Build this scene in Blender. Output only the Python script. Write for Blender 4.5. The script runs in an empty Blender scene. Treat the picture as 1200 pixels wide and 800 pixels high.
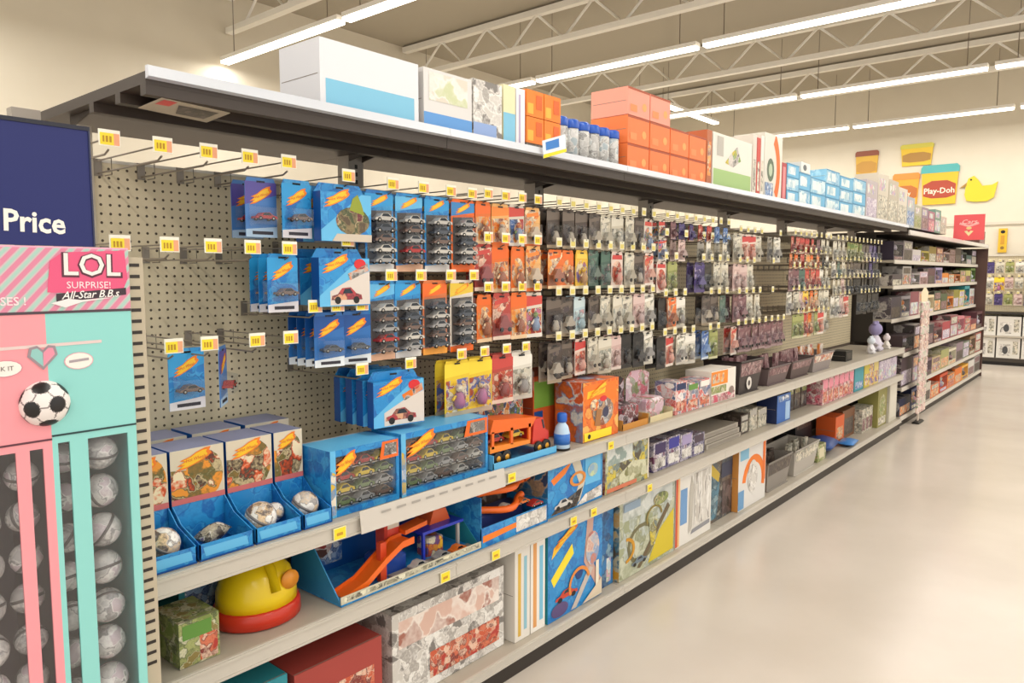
import bpy, math, random
from mathutils import Vector, Matrix
random.seed(7)
S = bpy.context.scene
COL = S.collection

# ------------------------------------------------------------------ camera, world, exposure
cam_data = bpy.data.cameras.new('camera'); cam = bpy.data.objects.new('camera', cam_data); COL.objects.link(cam)
cam.location = (0, 0, 1.55)
cam.rotation_euler = (math.radians(90 - 5.1885), 0, math.radians(40.153 - 90))
cam_data.sensor_width = 36; cam_data.lens = 870 / 1200 * 36; cam_data.clip_start = .05
S.camera = cam
W = bpy.data.worlds.new('world'); S.world = W; W.use_nodes = True
W.node_tree.nodes['Background'].inputs[0].default_value = (1.0, .97, .92, 1)
W.node_tree.nodes['Background'].inputs[1].default_value = 1.05
S.view_settings.view_transform = 'Standard'; S.view_settings.look = 'None'
S.view_settings.exposure = 0.28; S.view_settings.gamma = 1; S.view_settings.use_curve_mapping = False
LAMP_W = 27.0        # watts of each strip lamp

# ------------------------------------------------------------------ materials
def lin(h):
    h = h.lstrip('#'); o = []
    for i in (0, 2, 4):
        c = int(h[i:i+2], 16) / 255
        o.append(c / 12.92 if c <= .04045 else ((c + .055) / 1.055) ** 2.4)
    return (*o, 1)
MATS = {}
def M(hexc, rough=.5, metal=0, spec=.5):
    k = (hexc, rough, metal, spec)
    if k in MATS: return MATS[k]
    m = bpy.data.materials.new('paint_' + hexc.lstrip('#')); m.use_nodes = True
    b = m.node_tree.nodes['Principled BSDF']
    b.inputs['Base Color'].default_value = lin(hexc); b.inputs['Roughness'].default_value = rough
    b.inputs['Metallic'].default_value = metal; b.inputs['Specular IOR Level'].default_value = spec
    MATS[k] = m; return m
def B(cols, scale=60, rough=.4, stretch=(1, 1, 1)):
    """printed picture: irregular patches of a few ink colours, different on every copy"""
    k = ('B', tuple(cols), scale, rough, stretch)
    if k in MATS: return MATS[k]
    m = bpy.data.materials.new('picture_print'); m.use_nodes = True
    n = m.node_tree.nodes; l = m.node_tree.links; b = n['Principled BSDF']; b.inputs['Roughness'].default_value = rough
    tc = n.new('ShaderNodeTexCoord'); oi = n.new('ShaderNodeObjectInfo'); ad = n.new('ShaderNodeVectorMath'); ad.operation = 'MULTIPLY_ADD'
    ad.inputs[1].default_value = stretch
    cm = n.new('ShaderNodeCombineXYZ'); mu = n.new('ShaderNodeMath'); mu.operation = 'MULTIPLY'; mu.inputs[1].default_value = 7.3
    l.new(oi.outputs['Random'], mu.inputs[0]); l.new(mu.outputs[0], cm.inputs[0]); l.new(mu.outputs[0], cm.inputs[2])
    l.new(tc.outputs['Object'], ad.inputs[0]); l.new(cm.outputs[0], ad.inputs[2])
    no = n.new('ShaderNodeTexNoise'); no.inputs['Scale'].default_value = scale * .6; no.inputs['Detail'].default_value = 3; no.inputs['Roughness'].default_value = .6
    mx = n.new('ShaderNodeVectorMath'); mx.operation = 'MULTIPLY_ADD'; mx.inputs[1].default_value = (1.5 / scale,) * 3
    l.new(ad.outputs[0], no.inputs['Vector']); l.new(no.outputs['Color'], mx.inputs[0]); l.new(ad.outputs[0], mx.inputs[2])
    vo = n.new('ShaderNodeTexVoronoi'); vo.inputs['Scale'].default_value = scale * .8; vo.feature = 'SMOOTH_F1'; vo.inputs['Smoothness'].default_value = .35
    l.new(mx.outputs[0], vo.inputs['Vector'])
    se = n.new('ShaderNodeSeparateColor'); l.new(vo.outputs['Color'], se.inputs[0])
    n2 = n.new('ShaderNodeTexNoise'); n2.inputs['Scale'].default_value = scale * 2.6; n2.inputs['Detail'].default_value = 2; l.new(ad.outputs[0], n2.inputs['Vector'])
    ma = n.new('ShaderNodeMath'); ma.operation = 'MULTIPLY_ADD'; ma.inputs[1].default_value = .34; l.new(n2.outputs[0], ma.inputs[0])
    ms = n.new('ShaderNodeMath'); ms.operation = 'SUBTRACT'; ms.inputs[1].default_value = .17; l.new(se.outputs[0], ms.inputs[0]); l.new(ms.outputs[0], ma.inputs[2])
    r = n.new('ShaderNodeValToRGB'); r.color_ramp.interpolation = 'LINEAR'
    e = r.color_ramp.elements
    for i, c in enumerate(cols):
        p = .1 + .8 * i / max(1, len(cols) - 1)
        if i < 2: q = e[i]; q.position = p
        else: q = e.new(p)
        q.color = lin(c)
    l.new(ma.outputs[0], r.inputs[0]); l.new(r.outputs[0], b.inputs['Base Color'])
    MATS[k] = m; return m
def special(name, fn):
    m = bpy.data.materials.new(name); m.use_nodes = True
    fn(m.node_tree.nodes, m.node_tree.links, m.node_tree.nodes['Principled BSDF']); return m
def _clear(n, l, b):
    t = n.new('ShaderNodeBsdfTransparent'); t.inputs[0].default_value = (.95, .96, .97, 1)
    g = n.new('ShaderNodeBsdfGlossy'); g.inputs['Roughness'].default_value = .12
    x = n.new('ShaderNodeMixShader'); x.inputs[0].default_value = .06
    l.new(t.outputs[0], x.inputs[1]); l.new(g.outputs[0], x.inputs[2]); l.new(x.outputs[0], n['Material Output'].inputs[0])
CLEAR = special('clear_plastic', _clear)
def _peg(n, l, b):
    tc = n.new('ShaderNodeTexCoord'); mp = n.new('ShaderNodeVectorMath'); mp.operation = 'SCALE'; mp.inputs['Scale'].default_value = 1 / .0254
    l.new(tc.outputs['Object'], mp.inputs[0])
    fr = n.new('ShaderNodeVectorMath'); fr.operation = 'FRACTION'; l.new(mp.outputs[0], fr.inputs[0])
    sb = n.new('ShaderNodeVectorMath'); sb.operation = 'SUBTRACT'; sb.inputs[1].default_value = (.5, 0, .5); l.new(fr.outputs[0], sb.inputs[0])
    mk = n.new('ShaderNodeVectorMath'); mk.operation = 'MULTIPLY'; mk.inputs[1].default_value = (1, 0, 1); l.new(sb.outputs[0], mk.inputs[0])
    ln = n.new('ShaderNodeVectorMath'); ln.operation = 'LENGTH'; l.new(mk.outputs[0], ln.inputs[0])
    lt = n.new('ShaderNodeMath'); lt.operation = 'LESS_THAN'; lt.inputs[1].default_value = .155; l.new(ln.outputs['Value'], lt.inputs[0])
    mix = n.new('ShaderNodeMix'); mix.data_type = 'RGBA'; mix.inputs[6].default_value = lin('#d6c8a8'); mix.inputs[7].default_value = lin('#4a3d2c')
    l.new(lt.outputs[0], mix.inputs[0]); l.new(mix.outputs[2], b.inputs['Base Color']); b.inputs['Roughness'].default_value = .55
PEG = special('perforated_hardboard', _peg)
def _floor(n, l, b):
    tc = n.new('ShaderNodeTexCoord'); no = n.new('ShaderNodeTexNoise'); no.inputs['Scale'].default_value = 1.3; no.inputs['Detail'].default_value = 4
    l.new(tc.outputs['Object'], no.inputs['Vector'])
    r = n.new('ShaderNodeValToRGB'); r.color_ramp.elements[0].color = lin('#c9beb1'); r.color_ramp.elements[1].color = lin('#d6ccc0')
    r.color_ramp.elements[0].position = .3; r.color_ramp.elements[1].position = .7
    l.new(no.outputs[0], r.inputs[0]); l.new(r.outputs[0], b.inputs['Base Color']); b.inputs['Roughness'].default_value = .22
FLOOR = special('polished_vinyl_floor', _floor)
def _wall(n, l, b):
    tc = n.new('ShaderNodeTexCoord'); no = n.new('ShaderNodeTexNoise'); no.inputs['Scale'].default_value = 3
    l.new(tc.outputs['Object'], no.inputs['Vector'])
    r = n.new('ShaderNodeValToRGB'); r.color_ramp.elements[0].color = lin('#d6cdba'); r.color_ramp.elements[1].color = lin('#dcd4c2')
    l.new(no.outputs[0], r.inputs[0]); l.new(r.outputs[0], b.inputs['Base Color']); b.inputs['Roughness'].default_value = .8
WALL = special('cream_wall_paint', _wall)
def emit(hexc, s):
    k = ('E', hexc, s)
    if k not in MATS:
        def f(n, l, b):
            b.inputs['Base Color'].default_value = lin(hexc); b.inputs['Emission Color'].default_value = lin(hexc); b.inputs['Emission Strength'].default_value = s
        MATS[k] = special('lamp_diffuser', f)
    return MATS[k]
STEEL = M('#b3aa9b', .45); RAIL = M('#c3bcb0', .4); SHADESTEEL = M('#3b312a', .5); POST = M('#9d958a', .45)  # top shelf steel: the shade on its underside is put into the colour
WIRE = M('#8d8376', .35, .3); WHITE = M('#eeeae2'); BLACK = M('#14110f'); YEL = M('#f4dc2e', .45)
HWB = None; HWD = M('#0d4f9a', .35); HWL = M('#63b8e6', .35); ORG = M('#ee6a1c', .35); FLY = M('#f6c223', .35); FLO = M('#ef7d1f', .35); RED = M('#d5252b', .35)
HWB = B(['#1f86c9', '#2b93d2', '#1668b4', '#3f9fd6', '#1d79c4'], 28, .35)
GREYCARS = B(['#6d6a68', '#8f8a86', '#3c3836', '#a5a09a', '#565250', '#c9c3ba'], 70)
JUMBLE = B(['#b0392f', '#e9a22d', '#f0e6d6', '#2f67a8', '#4a3a33', '#7a9a4c', '#c86b8a'], 55)

# ------------------------------------------------------------------ mesh builder
TXT = {}
def text_polys(s, shear=0.0, bold=0.0):
    k = (s, shear, bold)
    if k in TXT: return TXT[k]
    c = bpy.data.curves.new('lettering', 'FONT'); c.body = s; c.shear = shear; c.offset = bold; c.resolution_u = 2; c.align_x = 'CENTER'
    o = bpy.data.objects.new('lettering', c); COL.objects.link(o)
    dg = bpy.context.evaluated_depsgraph_get(); me = bpy.data.meshes.new_from_object(o.evaluated_get(dg))
    r = ([tuple(v.co[:2]) for v in me.vertices], [tuple(p.vertices) for p in me.polygons])
    bpy.data.objects.remove(o); bpy.data.curves.remove(c); bpy.data.meshes.remove(me)
    TXT[k] = r; return r
FLAME = [(0, .10), (.2, .26), (.05, .34), (.27, .5), (.14, .62), (.42, .72), (.62, .9), (.84, 1), (1, .98), (.95, .8), (1, .6), (.9, .44), (.72, .3), (.48, .16), (.22, .06)]
CARP = [(0, .22), (.02, .48), (.2, .58), (.34, .95), (.62, 1), (.8, .62), (.97, .52), (1, .22)]
class MB:
    def __init__(s): s.v = []; s.f = []; s.m = []; s.mats = []; s.smooth = []
    def mi(s, m):
        if m not in s.mats: s.mats.append(m)
        return s.mats.index(m)
    def add(s, vs, fs, m, smooth=False):
        o = len(s.v); s.v += [tuple(v) for v in vs]; i = s.mi(m)
        for f in fs: s.f.append(tuple(q + o for q in f)); s.m.append(i); s.smooth.append(smooth)
        return s
    def box(s, x0, x1, y0, y1, z0, z1, m, side=None, top=None, front=None):
        vs = [(x, y, z) for z in (z0, z1) for y in (y0, y1) for x in (x0, x1)]
        F = dict(front=(0, 1, 5, 4), back=(3, 2, 6, 7), left=(2, 0, 4, 6), right=(1, 3, 7, 5), top=(4, 5, 7, 6), bot=(2, 3, 1, 0))
        o = len(s.v); s.v += vs
        for k, f in F.items():
            mm = m
            if side and k in ('left', 'right'): mm = side
            if top and k == 'top': mm = top
            if front and k == 'front': mm = front
            s.f.append(tuple(q + o for q in f)); s.m.append(s.mi(mm)); s.smooth.append(False)
        return s
    def bevbox(s, x0, x1, y0, y1, z0, z1, b, m):
        """box with chamfered vertical edges and top rim"""
        pl = [(x0 + b, y0), (x1 - b, y0), (x1, y0 + b), (x1, y1 - b), (x1 - b, y1), (x0 + b, y1), (x0, y1 - b), (x0, y0 + b)]
        cx, cy = (x0 + x1) / 2, (y0 + y1) / 2
        ins = [(cx + (x - cx) * (1 - 2 * b / (x1 - x0)), cy + (y - cy) * (1 - 2 * b / (y1 - y0))) for x, y in pl]
        vs = [(x, y, z0) for x, y in pl] + [(x, y, z1 - b) for x, y in pl] + [(x, y, z1) for x, y in ins]
        fs = [tuple(range(7, -1, -1)), tuple(range(16, 24))]
        for r in (0, 8):
            for i in range(8): j = (i + 1) % 8; fs.append((r + i, r + j, r + 8 + j, r + 8 + i))
        return s.add(vs, fs, m)
    def poly(s, pts, m): return s.add(pts, [tuple(range(len(pts)))], m)
    def flat(s, uv, y, m): return s.poly([(u, y, v) for u, v in uv], m)
    def prism(s, uv, y0, y1, m):
        n = len(uv); vs = [(u, y0, v) for u, v in uv] + [(u, y1, v) for u, v in uv]
        fs = [tuple(range(n)), tuple(range(2 * n - 1, n - 1, -1))] + [((i + 1) % n, i, n + i, n + (i + 1) % n) for i in range(n)]
        return s.add(vs, fs, m)
    def xprism(s, yz, x0, x1, m):
        n = len(yz); vs = [(x0, a, b) for a, b in yz] + [(x1, a, b) for a, b in yz]
        fs = [tuple(range(n)), tuple(range(2 * n - 1, n - 1, -1))] + [((i + 1) % n, i, n + i, n + (i + 1) % n) for i in range(n)]
        return s.add(vs, fs, m)
    def tube(s, pts, r, m, n=6):
        P = [Vector(p) for p in pts]; vs = []; fs = []
        for i, p in enumerate(P):
            d = (P[min(i + 1, len(P) - 1)] - P[max(i - 1, 0)]).normalized()
            a = d.orthogonal().normalized() if abs(d.z) > .9 else d.cross(Vector((0, 0, 1))).normalized()
            b = d.cross(a)
            for k in range(n):
                t = 2 * math.pi * k / n; vs.append(p + a * r * math.cos(t) + b * r * math.sin(t))
        for i in range(len(P) - 1):
            for k in range(n):
                k2 = (k + 1) % n; fs.append((i * n + k, i * n + k2, (i + 1) * n + k2, (i + 1) * n + k))
        fs += [tuple(range(n)), tuple(range(len(P) * n - 1, (len(P) - 1) * n - 1, -1))]
        return s.add(vs, fs, m, True)
    def lathe(s, prof, m, c=(0, 0, 0), n=14, axis='z'):
        vs = []; fs = []
        for r, h in prof:
            for k in range(n):
                t = 2 * math.pi * k / n; a, b = r * math.cos(t), r * math.sin(t)
                vs.append((c[0] + a, c[1] + b, c[2] + h) if axis == 'z' else (c[0] + a, c[1] + h, c[2] + b) if axis == 'y' else (c[0] + h, c[1] + a, c[2] + b))
        for i in range(len(prof) - 1):
            for k in range(n):
                k2 = (k + 1) % n; fs.append((i * n + k, i * n + k2, (i + 1) * n + k2, (i + 1) * n + k))
        fs += [tuple(range(n - 1, -1, -1)), tuple(range((len(prof) - 1) * n, len(prof) * n))]
        return s.add(vs, fs, m, True)
    def ball(s, c, r, m, n=14, sq=1.0):
        prof = [(r * math.sin(math.pi * i / 9) + 1e-5, -r * sq * math.cos(math.pi * i / 9)) for i in range(10)]
        return s.lathe(prof, m, c, n)
    def text(s, t, u, v, size, y, m, shear=0.0, rot=0.0, sx=1.0, bold=0.0):
        V, F = text_polys(t, shear, bold); c, sn = math.cos(rot), math.sin(rot); vs = []
        for a, b in V:
            a *= size * sx; b *= size; vs.append((u + a * c - b * sn, y, v + a * sn + b * c))
        return s.add(vs, F, m)
    def ell(s, u, v, ru, rv, y, m, n=16):
        return s.flat([(u + ru * math.cos(2 * math.pi * i / n), v + rv * math.sin(2 * math.pi * i / n)) for i in range(n)], y, m)
    def flame(s, u, v, w, h, y, rot=.25, text=True):
        c, sn = math.cos(rot), math.sin(rot)
        def T(p, k): a, b = (p[0] - .5) * w * k, (p[1] - .5) * h * k; return (u + a * c - b * sn, v + a * sn + b * c)
        s.flat([T(p, 1) for p in FLAME], y, FLO); s.flat([T(p, .78) for p in FLAME], y - .0004, FLY)
        if text: s.text('Hot Wheels', u + .06 * w, v - .06 * h, h * .30, y - .0008, RED, .3, rot, sx=w / h * .36)
        return s
    def car2(s, u, v, w, h, y, m):
        s.flat([(u + a * w, v + b * h) for a, b in CARP], y, m)
        for q in (.2, .8): s.ell(u + q * w, v + .2 * h, .1 * w, .24 * h, y - .0004, BLACK, 10)
        return s.flat([(u + .36 * w, v + .62 * h), (u + .42 * w, v + .9 * h), (u + .6 * w, v + .92 * h), (u + .7 * w, v + .62 * h)], y - .0004, M('#1c2733', .2))
    def mesh(s, name):
        me = bpy.data.meshes.new(name); me.from_pydata(s.v, [], s.f)
        for m in s.mats: me.materials.append(m)
        me.polygons.foreach_set('material_index', s.m); me.polygons.foreach_set('use_smooth', s.smooth); me.update()
        return me
def put(name, me, parent=None, loc=(0, 0, 0), rot=(0, 0, 0), scale=None):
    if isinstance(me, MB): me = me.mesh(name)
    o = bpy.data.objects.new(name, me); COL.objects.link(o); o.location = loc; o.rotation_euler = rot
    if scale: o.scale = scale
    if parent: o.parent = parent
    return o
def tag(o, label, cat, group=None):
    o['label'] = label; o['category'] = cat
    if group: o['group'] = group
    return o
def thing(name, label, cat, loc, group=None, rz=0):
    o = bpy.data.objects.new(name, None); COL.objects.link(o); o.location = loc; o.rotation_euler = (0, 0, rz); o.empty_display_size = .05
    return tag(o, label, cat, group)
def struct(name, mb):
    o = put(name, mb); o['kind'] = 'structure'; return o

# ------------------------------------------------------------------ the room
YB, YF = 2.27, 1.753            # pegboard face, shelf front
XFAR = 15.7
struct('floor', MB().box(-6, XFAR, -7, 9.2, -.1, 0, FLOOR))
struct('ceiling', MB().box(-6, XFAR, -7, 9.2, 5.15, 5.25, M('#a39b8b', .9)))
struct('wall_far', MB().box(XFAR, XFAR + .15, -7, 9.2, -.1, 5.25, WALL))
struct('wall_back', MB().box(-6, XFAR, 9.2, 9.35, -.1, 5.25, WALL))
struct('baseboard_far', MB().box(XFAR - .015, XFAR, -7, 9.2, 0, .1, M('#3a322b')))
struct('trim_1', MB().box(XFAR - .03, XFAR, -7, 9.2, 2.42, 2.47, M('#cfc6b5', .6)))
# white open-web roof trusses spanning across the aisle
WT = M('#e9e5dc', .5)
for i, x in enumerate((2.2, 5.2, 8.2, 11.2, 13.6)):
    t = thing('roof_truss', ['white open-web roof truss nearest the camera', 'second white roof truss from the camera', 'middle white open-web roof truss', 'white roof truss second from the far wall', 'white open-web roof truss nearest the far wall'][i], 'truss', (x, 1, 4.62), 'roof trusses')
    put('top_chord', MB().box(-.05, .05, -8, 8.15, .42, .50, WT), t)
    put('bottom_chord', MB().box(-.05, .05, -8, 8.15, 0, .07, WT), t)
    web = MB().tube([(0, -.45, .05), (0, 0, .44)], .018, WT).tube([(0, 0, .44), (0, .45, .05)], .018, WT).mesh('web_bar')
    for k in range(17): put('web_bar', web, t, (0, -7.4 + k * .92, 0))
# strip lamps: housing, diffuser and the light they give
def strip_lamp(x, y, L, label, along='y', z=4.22, w=LAMP_W, stems=True):
    rz = 0 if along == 'y' else math.pi / 2
    t = thing('strip_lamp', label, 'ceiling light', (x, y, z), 'strip lamps', rz)
    put('housing', MB().box(-.06, .06, -L / 2, L / 2, .03, .08, WHITE), t)
    put('diffuser', MB().box(-.055, .055, -L / 2 + .01, L / 2 - .01, .0, .03, emit('#fff6e6', 5.0)), t)
    for q in (-.4, .4): put('hanger', MB().tube([(0, q * L, .08), (0, q * L, 5.15 - z)], .006, WIRE), t)
    ld = bpy.data.lights.new('strip_lamp_light', 'AREA'); ld.shape = 'RECTANGLE'; ld.size = .11; ld.size_y = L - .02; ld.energy = w; ld.color = (1, .97, .925)
    lo = bpy.data.objects.new('light', ld); COL.objects.link(lo); lo.parent = t; lo.location = (0, 0, -.004)
ordn = ['first', 'second', 'third', 'fourth', 'fifth', 'sixth', 'seventh', 'eighth', 'ninth', 'tenth', 'eleventh', 'twelfth', 'thirteenth', 'fourteenth', 'fifteenth', 'sixteenth', 'seventeenth', 'eighteenth']
for i, x in enumerate((-1.5, 1.8, 5.1, 8.4, 11.7, 14.4)):
    for j, y in enumerate((-4.6, -2.1, .4, 2.9, 5.4, 7.9)):
        strip_lamp(x, y, 2.42, f'white strip lamp, {ordn[i]} row from camera, {ordn[j]} from aisle side', z=4.22 if i < 5 else 4.16)
strip_lamp(12.9, 6.6, 2.4, 'lone white strip lamp running along the aisle direction', 'x', z=4.5)

# ------------------------------------------------------------------ main gondola (pegboard run)
ZT = 2.025     # top shelf
BX = [.712, 1.78, 2.89, 3.97, 5.07, 6.19, 7.2, 8.14]
g = thing('gondola_shelving', 'long beige pegboard gondola with metal shelves down the aisle', 'shelving', (0, 0, 0))
for i in range(7):
    a, b = BX[i], BX[i + 1]
    put('pegboard_panel', MB().box(0, b - a - .004, 0, .02, 0, 1.02, PEG), g, (a + .002, YB, .845))
    put('back_panel', MB().box(a + .002, b - .002, YB, YB + .02, .1, .845, M('#5c4f43')), g)  # brown instead of beige, painting in the shade behind the lower shelves
    for nm, z, yf, m in (('shelf_deck', .82, YF, STEEL), ('lower_shelf', .55, YF, STEEL), ('base_deck', .10, YF, STEEL)):
        d = MB().box(a + .001, b - .001, yf + .012, YB - .001, z - .025, z, m)
        d.box(a + .001, b - .001, yf + .0125, yf + .03, z - (.05 if z > .2 else .033), z - .025, m)
        dk = put(nm, d, g)
        lo = .045 if z > .2 else .03
        r = MB().xprism([(yf, z - lo), (yf + .012, z - lo - .003), (yf + .012, z + .004), (yf + .003, z + .004)], a + .001, b - .001, RAIL)
        r.box(a + .001, b - .001, yf - .002, yf + .004, z - .006, z + .001, RAIL).box(a + .001, b - .001, yf - .003, yf + .003, z - lo - .002, z - lo + .005, RAIL)
        put('price_rail', r, dk)
        if z > .2:
            for x in (a + .02, b - .02): put('bracket', MB().xprism([(YB - .001, z - .03), (YB - .001, z - .10), (YB - .1, z - .03)], x - .002, x + .002, STEEL), dk)
    put('kick_plate', MB().box(a, b, YF + .013, YF + .025, 0, .066, M('#2a221c')), g)
    put('top_cap', MB().box(a, b, YB, YB + .0204, 1.8655, 1.874, M('#ddd6c8', .4)), g)
    a = max(a, .80)
    t = MB().box(a + .001, b - .001, YF + .03, YB + .26, ZT - .035, ZT - .008, SHADESTEEL)
    for y in (YF + .031, YF + .17, YF + .33): t.box(a + .001, b - .001, y, y + .028, ZT - .06, ZT - .035, SHADESTEEL)
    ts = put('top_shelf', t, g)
    put('price_rail', MB().xprism([(YF + .012, ZT - .022), (YF + .03, ZT - .025), (YF + .03, ZT + .004), (YF + .018, ZT + .004)], a + .001, b - .001, M('#cfd3da', .3)), ts)
    for x in (a + .03, b - .03): put('bracket', MB().xprism([(YB + .05, ZT - .036), (YB + .05, ZT - .07), (YB - .12, ZT - .036)], x - .002, x + .002, SHADESTEEL), ts)
for i, x in enumerate(BX):
    p = MB().box(x - .034, x + .034, YB + .0205, YB + .06, 0, ZT - .037, POST)
    if i: p.box(x - .034, x + .034, YB - .006, YB + .0205, 1.8745, ZT - .037, POST)
    for k in range(3): p.box(x - .006, x + .006, YB - .0072, YB - .006, 1.885 + k * .028, 1.9 + k * .028, BLACK)
    put('upright', p, g)
put('upright', MB().box(.826, .862, YB - .008, YB - .0005, .83, 1.96, M('#b3a998')), g)
put('end_panel', MB().box(.707, .711, YF + .02, YB + .02, 0, .82, STEEL), g)

# ------------------------------------------------------------------ peg hooks
HL = .40
hk_arm = MB().tube([(0, -.001, -.035), (0, -.02, -.035), (0, -HL + .03, -.035), (0, -HL + .008, -.026)], .0026, WIRE)
hk_arm.box(-.011, .011, -.004, -.001, -.042, .006, WIRE)
hk_arm = hk_arm.mesh('wire_arm')
hk_top = MB().tube([(0, -.002, 0), (0, -HL, 0)], .0022, WIRE).tube([(.018, -.004, -.04), (.018, -.05, -.04), (.018, -.05, .004), (0, -.05, 0)], .0018, WIRE, 5).mesh('label_wire')
tg = MB().box(-.024, .024, -HL - .002, -HL + .001, -.019, .019, M('#f3efdf', .35))
tg.flat([(-.0215, -.0165), (.009, -.0165), (.009, .011), (-.0215, .011)], -HL - .0025, YEL)
tg.flat([(.009, -.0165), (.022, -.0165), (.022, .011), (.009, .011)], -HL - .0025, M('#eaa57c'))
for k, (a, b, z0, z1) in enumerate(((-.016, -.012, -.010, .004), (-.009, -.004, -.010, .004), (-.001, .004, -.010, .004))):
    tg.flat([(a, z0), (b, z0), (b, z1), (a, z1)], -HL - .003, M('#b98a12'))
hk_tag = tg.mesh('price_tag')
pale = MB().box(-.019, .019, -HL - .002, -HL + .001, -.019, .019, M('#e6dfc4', .35)); pale.flat([(-.015, -.014), (.014, -.014), (.014, .006), (-.015, .006)], -HL - .0025, M('#d9c86a')); hk_pale = pale.mesh('price_tag')
BAY = ['first', 'second', 'third', 'fourth', 'fifth', 'sixth', 'last']
ROWN = ['top', 'second', 'third', 'fourth', 'fifth', 'sixth']
def hook(X, Z, label, Y=None, rz=0):
    t = thing('peg_hook', label, 'peg hook', (X, YB if Y is None else Y, Z), 'wire peg hooks with price tags', rz)
    put('wire_arm', hk_arm, t); put('label_wire', hk_top, t); put('price_tag', hk_tag if X < 2.5 else hk_pale, t)
    return t

# ------------------------------------------------------------------ hanging packs
# each kind: list of (part name, mesh); origin at the hang hole, the card hangs down from it and faces -Y
def ncard(w, h, m, header=None):
    """card with rounded top corners and a hang slot"""
    c = .008
    return MB().prism([(-w / 2, -h), (w / 2, -h), (w / 2, -c), (w / 2 - c, .012), (-w / 2 + c, .012), (-w / 2, -c)], -.0012, .0012, m)
def slot(mb, y=-.0018): return mb.flat([(-.014, -.003), (.014, -.003), (.014, .003), (-.014, .003)], y, BLACK)
def toy_car_mesh(L, H, D, m, wheel=BLACK):
    c = MB().prism([(-L / 2 + a * L, b * H) for a, b in CARP], -D / 2, D / 2, m)
    c.prism([(-L / 2 + a * L, b * H) for a, b in ((.3, .62), (.37, .92), (.6, .95), (.74, .62))], -D / 2 - .0006, D / 2 + .0006, M('#20262c', .15))
    for q in (.2, .8):
        for sg in (-1, 1):
            y = sg * D * .42
            c.lathe([(H * .26, -.003), (H * .26, .003)], wheel, (-L / 2 + q * L, y, H * .24), 10, 'y')
            c.lathe([(H * .12, -.0036), (H * .12, .0036)], M('#c9c5bd', .3, .6), (-L / 2 + q * L, y, H * .24), 8, 'y')
    return c.mesh('toy_car')
CARC = ['#a8302c', '#9a9896', '#4a4f57', '#d8702a', '#6f7f55', '#b8b4ac', '#2f5fa6', '#d3b43a', '#6f5a50', '#c4beb4']
CARS = [toy_car_mesh(.072, .024, .03, M(c, .25)) for c in CARC]
def bubble(x0, x1, z0, z1, d, m=CLEAR):
    b = min(x1 - x0, z1 - z0) * .12
    fr = [(x0 + b, z0 + b), (x1 - b, z0 + b), (x1 - b, z1 - b), (x0 + b, z1 - b)]; bk = [(x0, z0), (x1, z0), (x1, z1), (x0, z1)]
    vs = [(u, -d, v) for u, v in fr] + [(u, -.002, v) for u, v in bk]
    return MB().add(vs, [(0, 1, 2, 3)] + [(4 + i, 4 + (i + 1) % 4, (i + 1) % 4, i) for i in range(4)], m)
KIND = {}
def mk_box5(body, pic, low, variant):
    w, h, d = .2 if variant == 2 else .195, .172, .04
    b = MB().box(-w / 2, w / 2, -d, 0, -h, -.018, body, side=HWD)
    b.prism([(-w / 2, -.018), (w / 2, -.018), (w / 2 - .02, .012), (-w / 2 + .02, .012)], -.004, 0, body)
    f = MB(); y = -d - .0006
    f.flat([(-w / 2, -h), (-w * .1, -h), (w * .5, -h * .45), (w / 2, -.02), (w * .3, -.02), (-w / 2, -h * .8)], y, HWL)
    f.flame(-w * .20, -h * .22, w * .56, h * .26, y - .0008, .22)
    if variant == 1:
        f.ell(w * .12, -h * .62, w * .34, h * .26, y - .0008, pic); f.flat([(-w * .3, -h), (w / 2, -h), (w / 2, -h * .86), (-w * .2, -h * .86)], y - .0012, low)
        f.flat([(w * .05, -h * .42), (w * .12, -h * .2), (w * .22, -h * .12), (w * .3, -h * .3), (w * .36, -h * .5)], y - .0010, M('#8f9a2c'))
    else:
        f.flat([(-w * .3, -h * .98), (w / 2, -h * .98), (w / 2, -h * .35), (w * .1, -h * .5), (-w * .3, -h * .72)], y - .0008, M('#d9cfc6'))
        f.car2(-w * .28, -h * .95, w * .62, h * .3, y - .0012, pic); f.flat([(w * .05, -h * .4), (w * .46, -h * .2), (w * .48, -h * .34), (w * .1, -h * .52)], y - .0012, low)
        f.ell(w * .3, -h * .22, w * .12, h * .1, y - .0012, RED)
    slot(f, -.005)
    return [('carton', b.mesh('carton')), ('front_print', f.mesh('front_print'))]
KIND['box_jeep'] = mk_box5(HWB, B(['#5a4a35', '#8b7a55', '#3c4a2c', '#b8a37c', '#6b2f35'], 45), M('#cbbfae'), 1)
KIND['box_race'] = mk_box5(HWB, B(['#a8303a', '#c2474a', '#6e2a35', '#d8a07c'], 45), B(['#e0761f', '#c0bcb6', '#4a4340'], 50), 2)
def mk_single(body, top, wband, carcol, w=.105, h=.165):
    c = ncard(w, h, body); y = -.0018
    c.flat([(-w / 2, -h * .42), (w / 2, -h * .22), (w / 2, .0), (-w / 2, .0)], y, top)
    c.flame(-w * .03, -h * .25, w * .82, h * .24, y - .0008, .3); slot(c)
    c.flat([(-w / 2, -h), (w / 2, -h), (w / 2, -h * .80), (-w / 2, -h * .86)], y, wband)
    c.flat([(-w * .3, -h * .95), (w * .36, -h * .95), (w * .36, -h * .89), (-w * .3, -h * .89)], y - .0006, M('#2d2a35'))
    return [('card', c.mesh('card')), ('blister', bubble(-w * .42, w * .42, -h * .82, -h * .42, .036).mesh('blister')), ('toy_car', CARS[carcol], (0, -.018, -h * .70))]
KIND['single_blue'] = mk_single(HWB, M('#2b9ad8', .35), M('#d9d6dc'), 8)
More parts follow.
